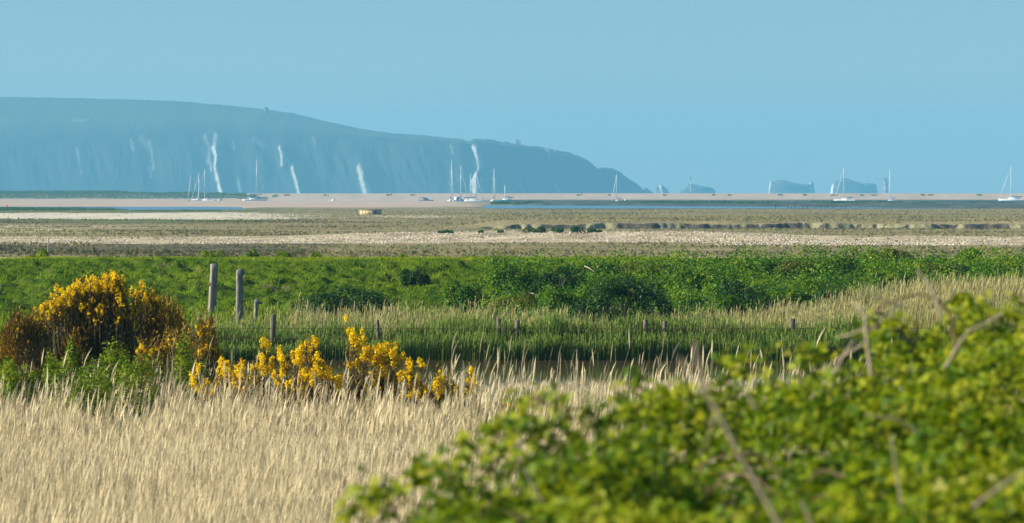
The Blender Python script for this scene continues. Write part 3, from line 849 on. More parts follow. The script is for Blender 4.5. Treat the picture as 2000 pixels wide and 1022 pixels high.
def make_stacks():
    m, nt, out = newmat('stack_mat')
    g = N(nt, 'ShaderNodeNewGeometry')
    n = N(nt, 'ShaderNodeTexNoise'); n.inputs['Scale'].default_value = .15; n.inputs['Detail'].default_value = 8
    nt.links.new(g.outputs['Position'], n.inputs['Vector'])
    c = ramp(nt, n.outputs['Fac'], [(.35, (0.06, 0.07, .05)), (.65, (0.16, 0.16, .13))])
    a = N(nt, 'ShaderNodeAttribute', attribute_name='chalk')
    mx = N(nt, 'ShaderNodeMix', data_type='RGBA'); nt.links.new(a.outputs['Fac'], mx.inputs[0]); nt.links.new(c, mx.inputs[6]); mx.inputs[7].default_value = (.85, .8, .74, 1)
    p = N(nt, 'ShaderNodeBsdfPrincipled'); p.inputs['Roughness'].default_value = .95; nt.links.new(mx.outputs[2], p.inputs['Base Color'])
    b = N(nt, 'ShaderNodeBump'); b.inputs['Distance'].default_value = 1.5; nt.links.new(n.outputs['Fac'], b.inputs['Height']); nt.links.new(b.outputs[0], p.inputs['Normal'])
    nt.links.new(p.outputs[0], out.inputs[0])
    M['stackrock'] = m
    stack(1281, 1307, 7050, [(1281, 368), (1284, 362), (1290, 361), (1296, 363), (1303, 370), (1307, 376)], 'small split rock with a white chalk streak at the foot of the headland', 81, [(1293, 1288, 3)])
    stack(1326, 1400, 7250, [(1326, 373), (1332, 371), (1338, 366), (1346, 359), (1355, 360), (1370, 364), (1384, 365), (1394, 369), (1400, 376)], 'low dark humped rock with a pointed crest, nearer the headland than the other big rocks', 83)
    stack(1500, 1593, 7450, [(1500, 368), (1503, 353), (1511, 355), (1520, 351.5), (1532, 352), (1545, 356), (1562, 359), (1574, 360), (1580, 357), (1587, 354), (1590, 360), (1593, 372)], 'square shouldered sea rock with white chalk corners', 85, [(1499, 1504, 3), (1588, 1580, 1.6)])
    stack(1620, 1716, 7600, [(1620, 372), (1626, 361), (1634, 352), (1645, 348), (1656, 348), (1666, 353), (1680, 357), (1688, 359), (1693, 357), (1703, 358), (1710, 360), (1714, 368), (1716, 376)], 'tallest humped rock with a white streaked end beside the lighthouse', 87, [(1622, 1625, 4)])


# ------------------------------------------------------------------ far buildings
def make_far_buildings():
    d = 7700
    x = X(1730, d)
    root = tag(empty('lighthouse', (x, d, 0)), 'banded stone lighthouse standing beyond the last sea stack', 'lighthouse')
    zt = Z(347, d)
    red = solid('red_paint', (.5, .06, .04), (.55, .08, .06), 1, .6); wht = solid('white_paint', (.5, .42, .4), (.58, .5, .48), 1, .6); dark = solid('dark_paint', (.03, .03, .035), (.05, .05, .05), 1, .6)
    def lathe(pr, n=20):
        an = np.linspace(0, 2 * math.pi, n, endpoint=False); pr = np.array(pr, float)
        V = np.stack([pr[:, 0][:, None] * np.cos(an), pr[:, 0][:, None] * np.sin(an), np.repeat(pr[:, 1][:, None], n, 1)], -1)
        i = np.arange(len(pr) - 1)[:, None] * n; j = np.arange(n)[None]; j2 = (j + 1) % n
        return Bag().add(V.reshape(-1, 3), np.stack([i + j, i + j2, i + n + j2, i + n + j], -1).reshape(-1, 4))
    M['white_paint'] = wht; M['dark_paint'] = dark; M['red_paint'] = red
    lathe([(0, -1), (6, -1), (6, 3), (0, 3)]).build('base', wht, root)
    lathe([(4.4, 3), (4.2, 10)]).build('tower_band', red, root, True)
    lathe([(4.2, 10), (4.1, 16)]).build('tower_band', wht, root, True)
    lathe([(4.1, 16), (4.0, 22)]).build('tower_band', red, root, True)
    lathe([(4.0, 22), (4.0, 26), (5.2, 26.2), (5.2, 27), (0, 27)]).build('gallery', wht, root)
    lathe([(2.6, 27), (2.6, zt - 3)]).build('lantern', dark, root)
    lathe([(0, zt - 3), (5.2, zt - 3), (5.2, zt - 2), (0, zt - 2)]).build('helipad', dark, root)
    # huts on the down
    stone = solid('hut_stone', (.14, .13, .12), (.22, .2, .18), .5, .9)
    def hut(nm, px, py0, py1, w, d, label, tower=False):
        z0 = Z(py0, d) - 3; z1 = Z(py1, d); x = X(px, d)
        root = tag(empty(nm, (x, d, z0)), label, nm.replace('_', ' ')); H = z1 - z0
        if tower:
            Bag().box(-w * .5, w * .05, -3, 3, 0, H).build('tower', stone, root)
            Bag().box(w * .05 + .01, w * .5, -3, 3, 0, H * .86).build('annexe', stone, root)
            Bag().box(-w * .55, w * .1, -3.4, 3.4, H, H + .5).build('roof', M['dark_paint'], root)
        else:
            Bag().box(-w / 2, w / 2, -3, 3, 0, H * .7).build('wall', stone, root)
            Bag().add([(-w / 2 - .3, -3.4, H * .7 + .01), (w / 2 + .3, -3.4, H * .7 + .01), (w / 2 + .3, 3.4, H * .7 + .01), (-w / 2 - .3, 3.4, H * .7 + .01), (-w / 2, 0, H), (w / 2, 0, H)],
                      [(0, 1, 5, 4), (2, 3, 4, 5), (0, 3, 2, 1)], [(1, 2, 5), (3, 0, 4)]).build('roof', M['dark_paint'], root)
            Bag().box(w * .2, w * .3, -.4, .4, H * .8, H + 1.2).build('chimney', stone, root)
    hut('lookout_hut', 520, 217, 210, 6.5, 6250, 'small dark lookout hut on the skyline of the down')
    hut('watch_house', 1012, 283, 273, 8, 6480, 'dark twin block watch house on the skyline above the cliff end', True)
    d = 6450; r = tag(empty('radio_mast', (X(282, d), d, Z(198, d) - 3)), 'thin pale radio mast on the crest of the down', 'mast')
    Bag().tube([(0, 0, 0), (0, 0, 14)], [.3, .15], 6).build('mast', M['white_paint'], r)
    Bag().box(-1.2, 1.2, -1, 1, 0, 5).build('equipment_cabin', stone, r)


# ------------------------------------------------------------------ boats
def hull_bag(L, B, D, bow=1.0):
    st = np.linspace(0, 1, 13)       # stern 0 .. bow 1
    V = []
    for s in st:
        w = B / 2 * (0.78 + .22 * math.sin(min(s / .45, 1) * math.pi / 2)) * (1 - max(0, (s - .42) / .58) ** 2.2)
        sheer = D * (1.0 + .22 * max(0, s - .3) ** 1.5 + .04 * (1 - s))
        x = (s - .5) * L; fw = .35 * L * .12 * max(0, s - .7) / .3
        for (k, zz) in ((1, sheer), (.93, sheer * .45), (.62, 0), (0, -.25 * D)):
            V.append((x + fw * (zz / D), w * k, zz))
        for (k, zz) in ((.62, 0), (.93, sheer * .45), (1, sheer)):
            V.append((x + fw * (zz / D), -w * k, zz))
    n = 7; Q = []
    for i in range(len(st) - 1):
        for j in range(n - 1): Q.append((i * n + j, i * n + j + 1, (i + 1) * n + j + 1, (i + 1) * n + j))
        Q.append((i * n + 6, i * n, (i + 1) * n, (i + 1) * n + 6))       # deck
    b = Bag(); b.add(V, Q, [(0, 3, 1), (1, 3, 2), (0, 6, 3), (6, 5, 3), (5, 4, 3)])
    return b


def cabin_bag(x0, x1, w, z0, h, rake=.3):
    r = rake * h
    V = [(x0, -w, z0), (x1 + r, -w, z0), (x1 + r, w, z0), (x0, w, z0), (x0, -w * .85, z0 + h), (x1 - r, -w * .85, z0 + h), (x1 - r, w * .85, z0 + h), (x0, w * .85, z0 + h)]
    return Bag().add(V, [(0, 3, 2, 1), (4, 5, 6, 7), (0, 1, 5, 4), (1, 2, 6, 5), (2, 3, 7, 6), (3, 0, 4, 7)])


def sailboat(px, d, mast_row, L, rz, hullm, coverm, label, furl=True, furlside=1, mastcol=None, boomdir=-1, lean=0.0):
    z0 = -.12; root = tag(empty('sailboat', (X(px, d), d, z0), rz), label, 'sailboat', 'sailing boats at their moorings')
    Hm = Z(mast_row, d) - z0
    B = L * .3; D = L * .105
    mx = .08 * L
    off = -mx
    hb = hull_bag(L, B, D); hb.V[0][:, 0] += off; hb.build('hull', hullm, root)
    cb = cabin_bag(-.22 * L + off, .18 * L + off, B * .28, D * 1.0, D * .5); cb.build('cabin', M['white_gel'], root)
    Bag().box(-.18 * L + off, .10 * L + off, -B * .285, -B * .279, D * 1.12, D * 1.3).build('window', M['boat_glass'], root)
    mm = mastcol or M['alloy']
    m = Bag().tube([(0, 0, D), (lean, 0, Hm)], [.19, .13], 6).build('mast', mm, root)
    for t in (.42, .7):
        Bag().tube([(lean * t, -B * .42, Hm * t), (lean * t, B * .42, Hm * t)], .06, 4).build('spreader', mm, m)
    Bag().tube([(-.05, 0, D + 1.0), (-.42 * L, 0, D + 1.1)], .07, 5).build('boom', mm, root)
    Bag().tube([(-.1, 0, D + 1.6), (-.15 * L, 0, D + 1.38), (-.40 * L, 0, D + 1.28)], [.22, .25, .14], 6).build('sail_cover', coverm, root)
    bowx = .5 * L + off
    if furl:
        Bag().tube([(bowx, 0, D * 1.2), (bowx * .55 + lean * .45, 0, D + (Hm - D) * .44), (lean + .15, 0, Hm * .97)], [.10, .13, .05], 5).build('furled_sail', M['white_gel'], root)
    g = Bag()
    g.tube([(-.5 * L + off, 0, D), (lean, 0, Hm)], .022, 3)
    for s in (-1, 1): g.tube([(0, s * B * .45, D), (lean * .42, s * B * .42, Hm * .42), (lean * .9, 0, Hm * .93)], .022, 3)
    g.build('rigging', M['wire'], root)
    return root


def motorboat(px, d, L, rz, hullm, label, canopy=None, tall=1.0):
    root = tag(empty('motorboat', (X(px, d), d, -.12), rz), label, 'motorboat', 'motor boats at their moorings')
    B = L * .36; D = L * .14
    hull_bag(L, B, D).build('hull', hullm, root)
    c = cabin_bag(-.25 * L, .12 * L, B * .36, D * 1.02, D * 1.1 * tall, .5).build('wheelhouse', M['white_gel'], root)
    Bag().box(-.2 * L, .06 * L, -B * .372, -B * .362, D * (1.0 + .45 * tall), D * (1.02 + .95 * tall)).build('window', M['boat_glass'], c)
    if canopy: cabin_bag(-.46 * L, -.05 * L, B * .42, D * (1.05 + 1.12 * tall), D * .3, .3).build('canopy', canopy, root)
    Bag().box(-.56 * L, -.5 * L, -.2, .2, D * .1, D * 1.3).build('outboard_motor', M['dark_paint'], root)
    Bag().tube([(-.1 * L, 0, D * (2 + tall * .1)), (-.12 * L, 0, D * 3.1)], .04, 4).build('aerial', M['alloy'], root)
    return root


def make_boats():
    M['white_gel'] = solid('white_gelcoat', (.8, .8, .78), (.86, .86, .85), 1, .3, .5)
    M['blue_hull'] = solid('blue_hull_mat', (.02, .08, .22), (.03, .11, .27), 1, .35, .5)
    M['teal_hull'] = solid('teal_hull_mat', (.04, .22, .26), (.05, .26, .3), 1, .35, .5)
    M['pink_hull'] = solid('cream_hull_mat', (.75, .6, .55), (.8, .66, .6), 1, .35, .5)
    M['navy_cloth'] = solid('navy_cloth', (.015, .035, .10), (.03, .05, .13), 4, .9)
    M['grey_cloth'] = solid('grey_cloth', (.09, .09, .11), (.14, .14, .16), 4, .9)
    M['alloy'] = solid('mast_alloy', (.72, .74, .75), (.8, .82, .83), 1, .4, .5)
    M['dark_mast'] = solid('dark_mast_mat', (.06, .07, .08), (.1, .1, .11), 1, .5)
    M['wire'] = solid('rigging_wire', (.4, .42, .44), (.5, .52, .54), 1, .4)
    M['boat_glass'] = solid('boat_glass', (.02, .025, .03), (.03, .035, .04), 1, .1, .6)
    W, Bl, Te, Pk = M['white_gel'], M['blue_hull'], M['teal_hull'], M['pink_hull']
    Nv, Gr = M['navy_cloth'], M['grey_cloth']
    D = 1975
    R = math.radians
    sailboat(380, D + 30, 338, 9, R(160), M['grey_cloth'], Gr, 'yacht with a dark mast, outermost of three masts behind the lagoon bank', mastcol=M['dark_mast'], lean=2.0)
    sailboat(388.5, D, 337, 9.5, R(205), W, Nv, 'white yacht with a short mast between a dark mast and a taller pale one')
    sailboat(400, D, 331, 10, R(175), W, Gr, 'white yacht with the tallest pale mast of the three by the lagoon bank')
    motorboat(428, D, 5.2, R(200), W, 'tiny white launch low behind the tan bank beside the three masts')
    sailboat(501, D, 312, 12, R(10), W, Gr, 'lone white yacht with a very tall mast before the blue cliff')
    motorboat(650, D - 5, 4.6, R(170), W, 'small white launch alone behind the middle of the tan bank')
    motorboat(833, D - 30, 7.2, R(20), Bl, 'blue launch with a dark canopy and white stern', canopy=Nv, tall=.9)
    motorboat(860, D - 60, 2.6, R(90), W, 'little white dinghy just beside the blue launch with the canopy')
    sailboat(882, D - 10, 312, 8, R(75), W, Gr, 'end on white yacht with the tallest mast of the crowded moorings')
    motorboat(893, D - 60, 7.0, R(65), W, 'tall white cabin cruiser seen stern on in the crowded moorings', tall=1.5)
    sailboat(900, D, 324, 9.5, R(15), Bl, Nv, 'dark blue yacht right beside the white cabin cruiser')
    sailboat(919, D - 30, 341, 9.0, R(20), Bl, Nv, 'blue yacht with a short mast before the white chalk scar')
    sailboat(929, D - 50, 338, 9.5, R(-12), W, Nv, 'white hulled yacht with a navy sail cover before the white chalk scar')
    sailboat(965, D - 40, 330, 8.5, R(80), Pk, Gr, 'cream hulled yacht seen bow on where the tan bank ends')
    sailboat(986, D - 70, 361, 11, R(185), Te, Gr, 'low teal hulled yacht with a short mast at the head of the channel', furl=False)
    sailboat(1204, D - 30, 341, 5.5, R(165), W, Gr, 'small white yacht beside a blue launch, before the fall of the headland')
    motorboat(1224, D - 40, 4.4, R(10), Bl, 'little blue launch beside the small white yacht')
    sailboat(1648, D - 30, 329, 11, R(168), W, Gr, 'white yacht with a grey sail cover moored before the tallest sea stack')
    sailboat(1738, D - 30, 331, 7.0, R(190), W, W, 'white yacht with a bare upright mast next to the lighthouse', furl=False)
    sailboat(1974.5, D - 40, 325, 14, R(178), W, M['blue_hull'], 'white yacht with a long blue sail cover, out on its own beyond the lighthouse')

    # red channel buoy, beacon pole, stakes
    r = tag(empty('channel_buoy', (X(13, 1240), 1240, -.05)), 'small red channel buoy on the lagoon', 'buoy')
    Bag().tube([(0, 0, -.2), (0, 0, .35), (0, 0, .4)], [.55, .55, .3], 12).build('float', M['red_paint'], r)
    Bag().tube([(0, 0, .4), (0, 0, 1.0)], [.25, .12], 8).build('topmark', M['red_paint'], r)
    r = tag(empty('beacon_pole', (X(1349, 1960), 1960, -.1)), 'tall thin channel beacon pole before the low dark rock', 'beacon')
    Bag().tube([(0, 0, 0), (0, 0, Z(352, 1960))], [.10, .06], 6).build('pole', M['alloy'], r)
    Bag().tube([(0, 0, Z(352, 1960)), (0, 0, Z(344.5, 1960))], [.14, .14], 6).build('topmark', M['dark_paint'], r)
    stakes = [(1515, 4.5), (1539, 5), (1546, 3), (1553, 5.5), (1568, 3.5), (1577, 4), (1594, 2.5), (1603, 3), (1617, 4.5), (1628, 4), (1643, 3), (1652, 2.5), (1680, 2.5)]
    wood = solid('wet_stake_mat', (.03, .03, .025), (.06, .05, .04), 3, .8)
    for i, (p, h) in enumerate(stakes):
        hh = h * 1150 / F * 1.6
        o = Bag().tube([(0, 0, -.4), (random.uniform(-.1, .1), 0, hh)], [.16, .13], 6).build('mooring_stake', wood, loc=(X(p, 1190 + 7 * (i % 4)), 1190 + 7 * (i % 4), 0))
        tag(o, 'dark wooden stake standing in the far channel', 'stake', 'stakes standing in the far channel')


# ------------------------------------------------------------------ hut and posts
def make_hut():
    d = 800; x0, x1 = X(697, d), X(743, d)
    z0 = float(ground_z(X(720, d), d)) - .1; z1 = Z(409.5, d)
    # seen corner on: long sunlit side and a shorter shaded end
    yel = solid('yellow_boards', (.50, .37, .17), (.64, .49, .26), 1.2, .8, stretch=(6, 6, .3))
    dk = solid('dark_boards', (.10, .09, .08), (.16, .14, .12), 1.2, .8, stretch=(6, 6, .3))
    rz = math.radians(-32)
    root = tag(empty('shed', (X(726, d), d, z0), rz), 'low flat roofed yellowish wooden shed alone on the marsh', 'shed')
    H = z1 - z0
    # local axes: -x side faces left/front (sun), -y... long side along local x rotated
    Lx, Ly = 3.4, 3.2
    # long side plane faces -y' before rotation ; rotate so that it looks to the sun
    b = Bag(); b.box(-Lx, 0, 0, Ly, 0, H - .12); b.build('wall', yel, root)
    for k in range(5):
        xx = -Lx + .05 + k * (Lx - .1) / 4
        Bag().box(xx - .05, xx + .05, -.05, -.003, 0, H - .13).build('batten', yel, root)
    Bag().box(-Lx - .15, .15, -.15, Ly + .15, H - .119, H).build('roof', solid('shed_felt', (.22, .18, .12), (.3, .25, .17), 3, .9), root)
    Bag().box(.003, .06, .7, 1.5, .05, H - .3).build('door', dk, root)
    root.rotation_euler = (0, 0, math.radians(-38))


def square_post(name, x, y, z, w, h, lx, ly, label, rz=0, pyramid=False, notch=False, mat=None, dp=None):
    root = tag(empty(name, (x, y, z), rz), label, 'post')
    dp = dp or w
    seg = np.linspace(0, 1, 9); r = np.random.default_rng(int(abs(x * 100)) + 5)
    V = []
    for t in seg:
        k = 1 - .08 * t + r.normal(0, .008)
        cx, cy = lx * t + r.normal(0, .004), ly * t
        c = .05 * w
        pts = [(-w / 2 + c, -dp / 2), (w / 2 - c, -dp / 2), (w / 2, -dp / 2 + c), (w / 2, dp / 2 - c), (w / 2 - c, dp / 2), (-w / 2 + c, dp / 2), (-w / 2, dp / 2 - c), (-w / 2, -dp / 2 + c)]
        V += [(cx + a * k, cy + b * k, t * h - .15 * (t == 0)) for a, b in pts]
    n = 8; Q = []
    for i in range(len(seg) - 1):
        for j in range(n): Q.append((i * n + j, i * n + (j + 1) % n, (i + 1) * n + (j + 1) % n, (i + 1) * n + j))
    top = (len(seg) - 1) * n
    V.append((lx, ly, h + (w * .38 if pyramid else .012)))
    T = [(top + j, top + (j + 1) % n, len(V) - 1) for j in range(n)]
    Bag().add(V, Q, T).build('shaft', mat or M['postwood'], root)
    if notch:
        Bag().box(lx * .6 - w * .62, lx * .6 - w * .40, -dp * .3, dp * .3, h * .60, h * .66).build('hinge_bracket', M['rust'], root)
    return root


def make_posts():
    M['postwood'] = solid('weathered_post', (.16, .14, .10), (.34, .31, .24), 9, .9, stretch=(3, 3, .35), bump=.01)
    M['fencewood'] = solid('fence_post_mat', (.09, .075, .05), (.22, .18, .12), 9, .9, stretch=(3, 3, .35), bump=.01)
    M['postgrey'] = solid('concrete_post', (.12, .12, .10), (.27, .26, .21), 14, .9, stretch=(1, 1, .5), bump=.008)
    M['rust'] = solid('rusty_iron', (.10, .05, .03), (.2, .1, .05), 20, .8)
    d = 131; z = float(ground_z(X(417, d), d)); zb = Z(622, d)
    square_post('gate_post', X(413, d), d, zb, .235, Z(516, d) - zb, .10, 0, 'tall weathered wooden gatepost leaning slightly, flat topped, at the foot of the sea wall', math.radians(20), notch=True)
    d = 126; zb = Z(643, d)
    square_post('gate_post', X(468, d), d, zb, .22, Z(529, d) - zb, 0, 0, 'upright dark gatepost with a pointed cap rising from the reeds', math.radians(16), pyramid=True, mat=M['postgrey'])
    d = 127; zb = Z(640, d)
    r = square_post('stub_post', X(498, d), d, zb, .13, Z(585, d) - zb, .06, 0, 'thin leaning post with a broken rail stub beside the capped gatepost', math.radians(14))
    Bag().box(.08, .24, -.04, .04, Z(587, d) - zb - .12, Z(587, d) - zb - .04).build('rail_stub', M['postwood'], r)
    # fence in the reeds: posts and wire
    d = 116.3
    fr = tag(empty('fence', (0, d, 0)), 'low wire fence on short wooden posts half hidden in the reeds', 'fence')
    tops = []; base_d = d
    for px, py, w in ((532, 620, .17), (739, 630, .10), (975, 626, .12), (1010, 631, .15), (1259, 629, .13), (1298, 632, .12), (1548, 627, .17), (1720, 632, .12), (1930, 632, .12), (300, 622, .12), (120, 624, .12)):
        zt = Z(py - 5, d); x = X(px, d)
        Bag().tube([(x, 0, .1), (x + random.uniform(-.03, .03), 0, zt - .02), (x, 0, zt)], [w * .55, w * .52, w * .4], 9).build('post', M['fencewood'], fr)
        tops.append((x, zt))
    for k in (.12, .42):
        Bag().tube([(x, -.06, Z(641, d) - (k - .12)) for x in np.linspace(X(100, d), X(1960, d), 40)], .008, 4).build('wire', M['rust'], fr)
    # thin stake on the marsh side of the wall
    d = 156; zb = float(emb_z(X(93, d), d)) - .1
    o = Bag().tube([(0, 0, 0), (.05, 0, Z(465, d) - zb)], [.035, .03], 6).build('marker_stake', M['postwood'], loc=(X(92.5, d), d, zb))
    tag(o, 'thin bare stake standing behind the crest of the sea wall', 'stake')


# ------------------------------------------------------------------ shrubs
def make_shrubs():
    A, B, C_ = M['shrubA'], M['shrubB'], M['shrubC']
    L = [  # px, top row, half width px, d, mat, leaf, label
        (1220, 538, 116, 119.8, B, .08, 'big rounded dark green bush at the foot of the sea wall, right above the reeds'),
        (672, 558, 98, 129, B, .075, 'low spreading dark bush at the foot of the sea wall behind the reeds'),
        (1737, 484, 52, 147.5, C_, .07, 'tall olive bush breaking the skyline of the sea wall'),
        (1893, 483, 28, 149.5, A, .08, 'small bright green round bush alone on the crest beside the path'),
        (1000, 517, 66, 139, A, .075, 'loose bright green bramble clump at the edge of the open grass slope'),
        (1090, 521, 60, 138, B, .075, 'dark leafy clump just above the big rounded bush'),
        (1105, 556, 56, 127.5, A, .07, 'green clump leaning against the big rounded bush on its sea side'),
        (1020, 566, 60, 129, C_, .07, 'olive ragged clump at the foot of the slope before the big rounded bush'),
        (1405, 566, 60, 127, A, .07, 'green ragged clump right behind the dry reeds past the big rounded bush'),
        (1500, 574, 50, 128, B, .07, 'small dark clump sunk into the dry reeds'),
        (1150, 508, 66, 144, A, .07, 'bright bramble clump near the crest above the big rounded bush'),
        (1262, 507, 66, 144, C_, .07, 'olive bramble clump near the crest with a pale dead twig in it'),
        (1372, 520, 70, 139, A, .075, 'broad green bramble clump halfway up the slope beside the big rounded bush'),
        (1352, 572, 55, 129.5, A, .075, 'low green clump between the big rounded bush and the dry reeds'),
        (1448, 548, 62, 131, B, .075, 'dark green clump at the foot of the slope above the dry reeds'),
        (1475, 505, 60, 144, A, .07, 'green bramble clump level with the path in the middle of the thicket'),
        (1560, 507, 62, 143, C_, .07, 'olive bramble clump under the skyline before the tall olive bush'),
        (1545, 556, 62, 132, A, .07, 'bright green clump with the reeds rising in front of it'),
        (1640, 500, 52, 144, A, .07, 'green bush just before the tall olive bush on the crest'),
        (1640, 556, 58, 133, B, .07, 'dark clump low on the slope below the tall olive bush'),
        (1738, 530, 56, 139, A, .07, 'green clump directly below the tall olive bush'),
        (1835, 512, 66, 144, C_, .07, 'low wide olive clump between the tall olive bush and the lone round bush'),
        (1948, 516, 66, 144, A, .07, 'low green clump below the lone round bush'),
        (2070, 514, 70, 143, B, .07, 'dark clump at the end of the thicket'),
        (905, 552, 42, 134, A, .09, 'pale green leafy clump on the open slope before the thicket'),
        (812, 525, 30, 141, B, .06, 'small dark green tuft high on the open slope'),
        (1850, 556, 70, 134, C_, .07, 'olive clump low on the slope behind the tallest dry reeds'),
    ]
    for i, (px, top, hw, d, mat, lf, lab) in enumerate(L):
        x = X(px, d); rx = hw * d / F; z0 = float(emb_z(x, d)) - .12
        h = max(Z(top, d) - z0, .35)
        ry = min(rx * .9, 2.2)
        n = int(min(16000, 3200 + 3200 * rx * h))
        shrub('shrub', lab, 'shrub', x, d, z0, rx * 1.1, ry, h, n, lf, mat, 300 + i * 7, 'shrubs growing on the sea wall')
    # ivy-like ground brambles filling between them
    r = np.random.default_rng(90)
    n = 105000
    x, y, px = scatter(n, 124.0, 148.5, 900, 2200, 91, 1)
    c = fbm(x * .9, y * .7, 4, 92)
    ok = (c > .34) & (r.uniform(0, 1, n) < sst(900, 1040, px + 60 * (c - .5))) & ((y < 146.5) | (px > 1300))
    x = x[ok]; y = y[ok]; c = c[ok]; m = len(x)
    hh = .10 + 1.5 * (c - .34) + .7 * (fbm(x * 2.2, y * 1.6, 2, 96) - .42)
    hh = np.maximum(hh, .06)
    gz = np.maximum(emb_z(x, y), ground_z(x, y))
    P = np.stack([x, y, gz + hh * r.uniform(.2, 1, m)], -1)
    V, Q = leafquads(P, r.normal(0, .6, (m, 3)) + [-.1, -.35, .8], .085 * r.uniform(.6, 1.4, m), .055 * r.uniform(.7, 1.3, m), 93)
    tag(build('bramble_cover', V, Q, mat=A, attrs={'rnd': np.repeat(np.clip(.5 * r.uniform(0, 1, m) + 1.1 * (fbm(x * 1.3, y * .9, 3, 95) - .25), 0, 1), 4)}),
        'low tangled brambles covering the slope between the shrubs', kind='stuff')
    # dead twigs showing in the thicket
    for (pts, lab) in (([(1141, 520), (1150, 524), (1160, 531)], 'pale bare dead twig poking from the thicket near the crest'),
                       ([(1035, 572), (1045, 575), (1052, 577)], 'short pale dead twig low in the thicket')):
        d = 138
        o = Bag().tube([(X(a, d) - X(pts[0][0], d), -.3 * i, Z(b, d) - Z(pts[0][1], d)) for i, (a, b) in enumerate(pts)], [.022, .018, .01], 5).build('dead_twig', M['cane'], loc=(X(pts[0][0], d), d - 1.2, Z(pts[0][1], d - 1.2)))
        tag(o, lab, 'twig')
    # green bushes on the shingle ridge
    for i, (px, top, base, hw, lab) in enumerate(((863, 451, 457, 8, 'smallest dark bush at the near end of the shingle ridge, one of a touching pair'), (877, 450, 458, 9, 'rounder dark bush touching the smallest one on the shingle ridge'),
            (939, 449, 455, 6, 'tiny dark bush behind the crest of the pale cobbles'), (977, 455, 462, 8, 'brownish low bush among the pale cobbles'),
            (1043, 449, 461, 22, 'widest dark green bush on the shingle ridge'), (1088, 450, 462, 13, 'compact dark green bush next to the widest one'),
            (1130, 450, 463, 15, 'dark green bush with a ragged top on the shingle ridge'), (1160, 453, 463, 14, 'last low green bush of the row on the shingle ridge'))):
        d = 396; x = X(px, d); z0 = float(ground_z(x, d)) - .1
        shrub('shore_bush', lab, 'bush', x, d, z0, hw * d / F * 1.15, .8, max(.4, (base - top) * d / F * 1.15), 900, .14, M['saltbush'], 500 + i, 'dark bushes on the shingle ridge', nl=7)
    # tufts on the skyline behind the crest
    for i, (px, top, hw, lab) in enumerate(((75, 486, 18, 'grassy tuft behind the crest beside the thin stake'), (415, 487, 26, 'long low grassy tuft on the skyline above the leaning gatepost'), (490, 485, 16, 'rounded grassy tuft on the skyline above the capped gatepost'),
            (560, 488, 22, 'grassy tuft on the skyline above the stub post'), (620, 492, 14, 'little grassy tuft where the skyline tufts end'), (782, 496, 16, 'little green tuft on the bare middle of the skyline'))):
        d = 154.3; x = X(px, d); z0 = float(emb_z(x, d)) - .15
        shrub('grass_tuft', lab, 'tuft', x, d, z0, hw * d / F * 1.2, .6, max(.25, Z(top, d) - z0), 1500, .07, M['grass'], 540 + i, 'green tufts on the crest of the sea wall', nl=7)
    # specks of scrub on the spit
    r = np.random.default_rng(99)
    for i in range(22):
        px = [308, 345, 458, 470, 478, 560, 637, 762, 805, 1132, 1190, 1298, 1394, 1425, 1524, 1570, 1628, 1685, 1708, 1805, 1818, 1912][i]
        d = 2405; x = X(px, d); z0 = float(ground_z(x, d)) - .1
        n = 60; P, Nn = dome_points(n, 1.6 + r.uniform(0, 1.4), 1.2, .7 + r.uniform(0, .4), 4, 700 + i)
        V, Q = leafquads(P, Nn, .9, .7, 700 + i)
        tag(build('spit_bush', V, Q, mat=M['saltbush'], attrs={'rnd': np.repeat(r.uniform(0, 1, n), 4)}, loc=(x, d, z0)), 'tiny dark bush dotting the far tan shingle spit', 'bush', 'dark specks of scrub on the far shingle spit')


# ------------------------------------------------------------------ gorse
def flowers(centers, radii, per, seed, s=.042):
    r = np.random.default_rng(seed); P = []; NN = []
    c2 = []; r2 = []
    for c, rad in zip(centers, radii):
        for k in range(4):
            c2.append(np.asarray(c) + r.normal(0, .62, 3) * rad * [1, 1, 1.25]); r2.append(np.asarray(rad) * r.uniform(.32, .68) * [.85, .85, 1.3])
    centers, radii = c2, r2
    for c, rad in zip(centers, radii):
        n = int(per * .75 * (rad[0] / .08) ** 1.6)
        d = r.normal(0, 1, (n, 3)); d /= np.linalg.norm(d, axis=1)[:, None]
        P.append(np.asarray(c) + d * np.asarray(rad) * r.uniform(.55, 1.1, n)[:, None]); NN.append(d)
    P = np.vstack(P); NN = np.vstack(NN); n = len(P)
    V, Q = leafquads(P, NN + r.normal(0, .5, P.shape), s * r.uniform(.7, 1.3, n), s * .9 * r.uniform(.7, 1.2, n), seed + 1, .4)
    return V, Q, np.repeat(r.uniform(0, 1, n) ** .8, 4)


def spines(P, D, L, W, seed):
    """narrow green-brown spiny shoots"""
    r = np.random.default_rng(seed); n = len(P)
    D = D / (np.linalg.norm(D, axis=1)[:, None] + 1e-9)
    s = np.cross(D, r.normal(0, 1, (n, 3))); s /= np.linalg.norm(s, axis=1)[:, None] + 1e-9
    L = L * r.uniform(.6, 1.3, n)[:, None]; w = W
    V = np.stack([P - s * w * .5, P + s * w * .5, P + D * L * .6 + s * w * .45, P + D * L, P + D * L * .6 - s * w * .45], 1)
    b = (np.arange(n) * 5)[:, None]
    Q = np.concatenate([b + np.array([[0, 1, 2, 4]])], 1); T = b + np.array([[4, 2, 3]])
    return V.reshape(-1, 3), Q, T


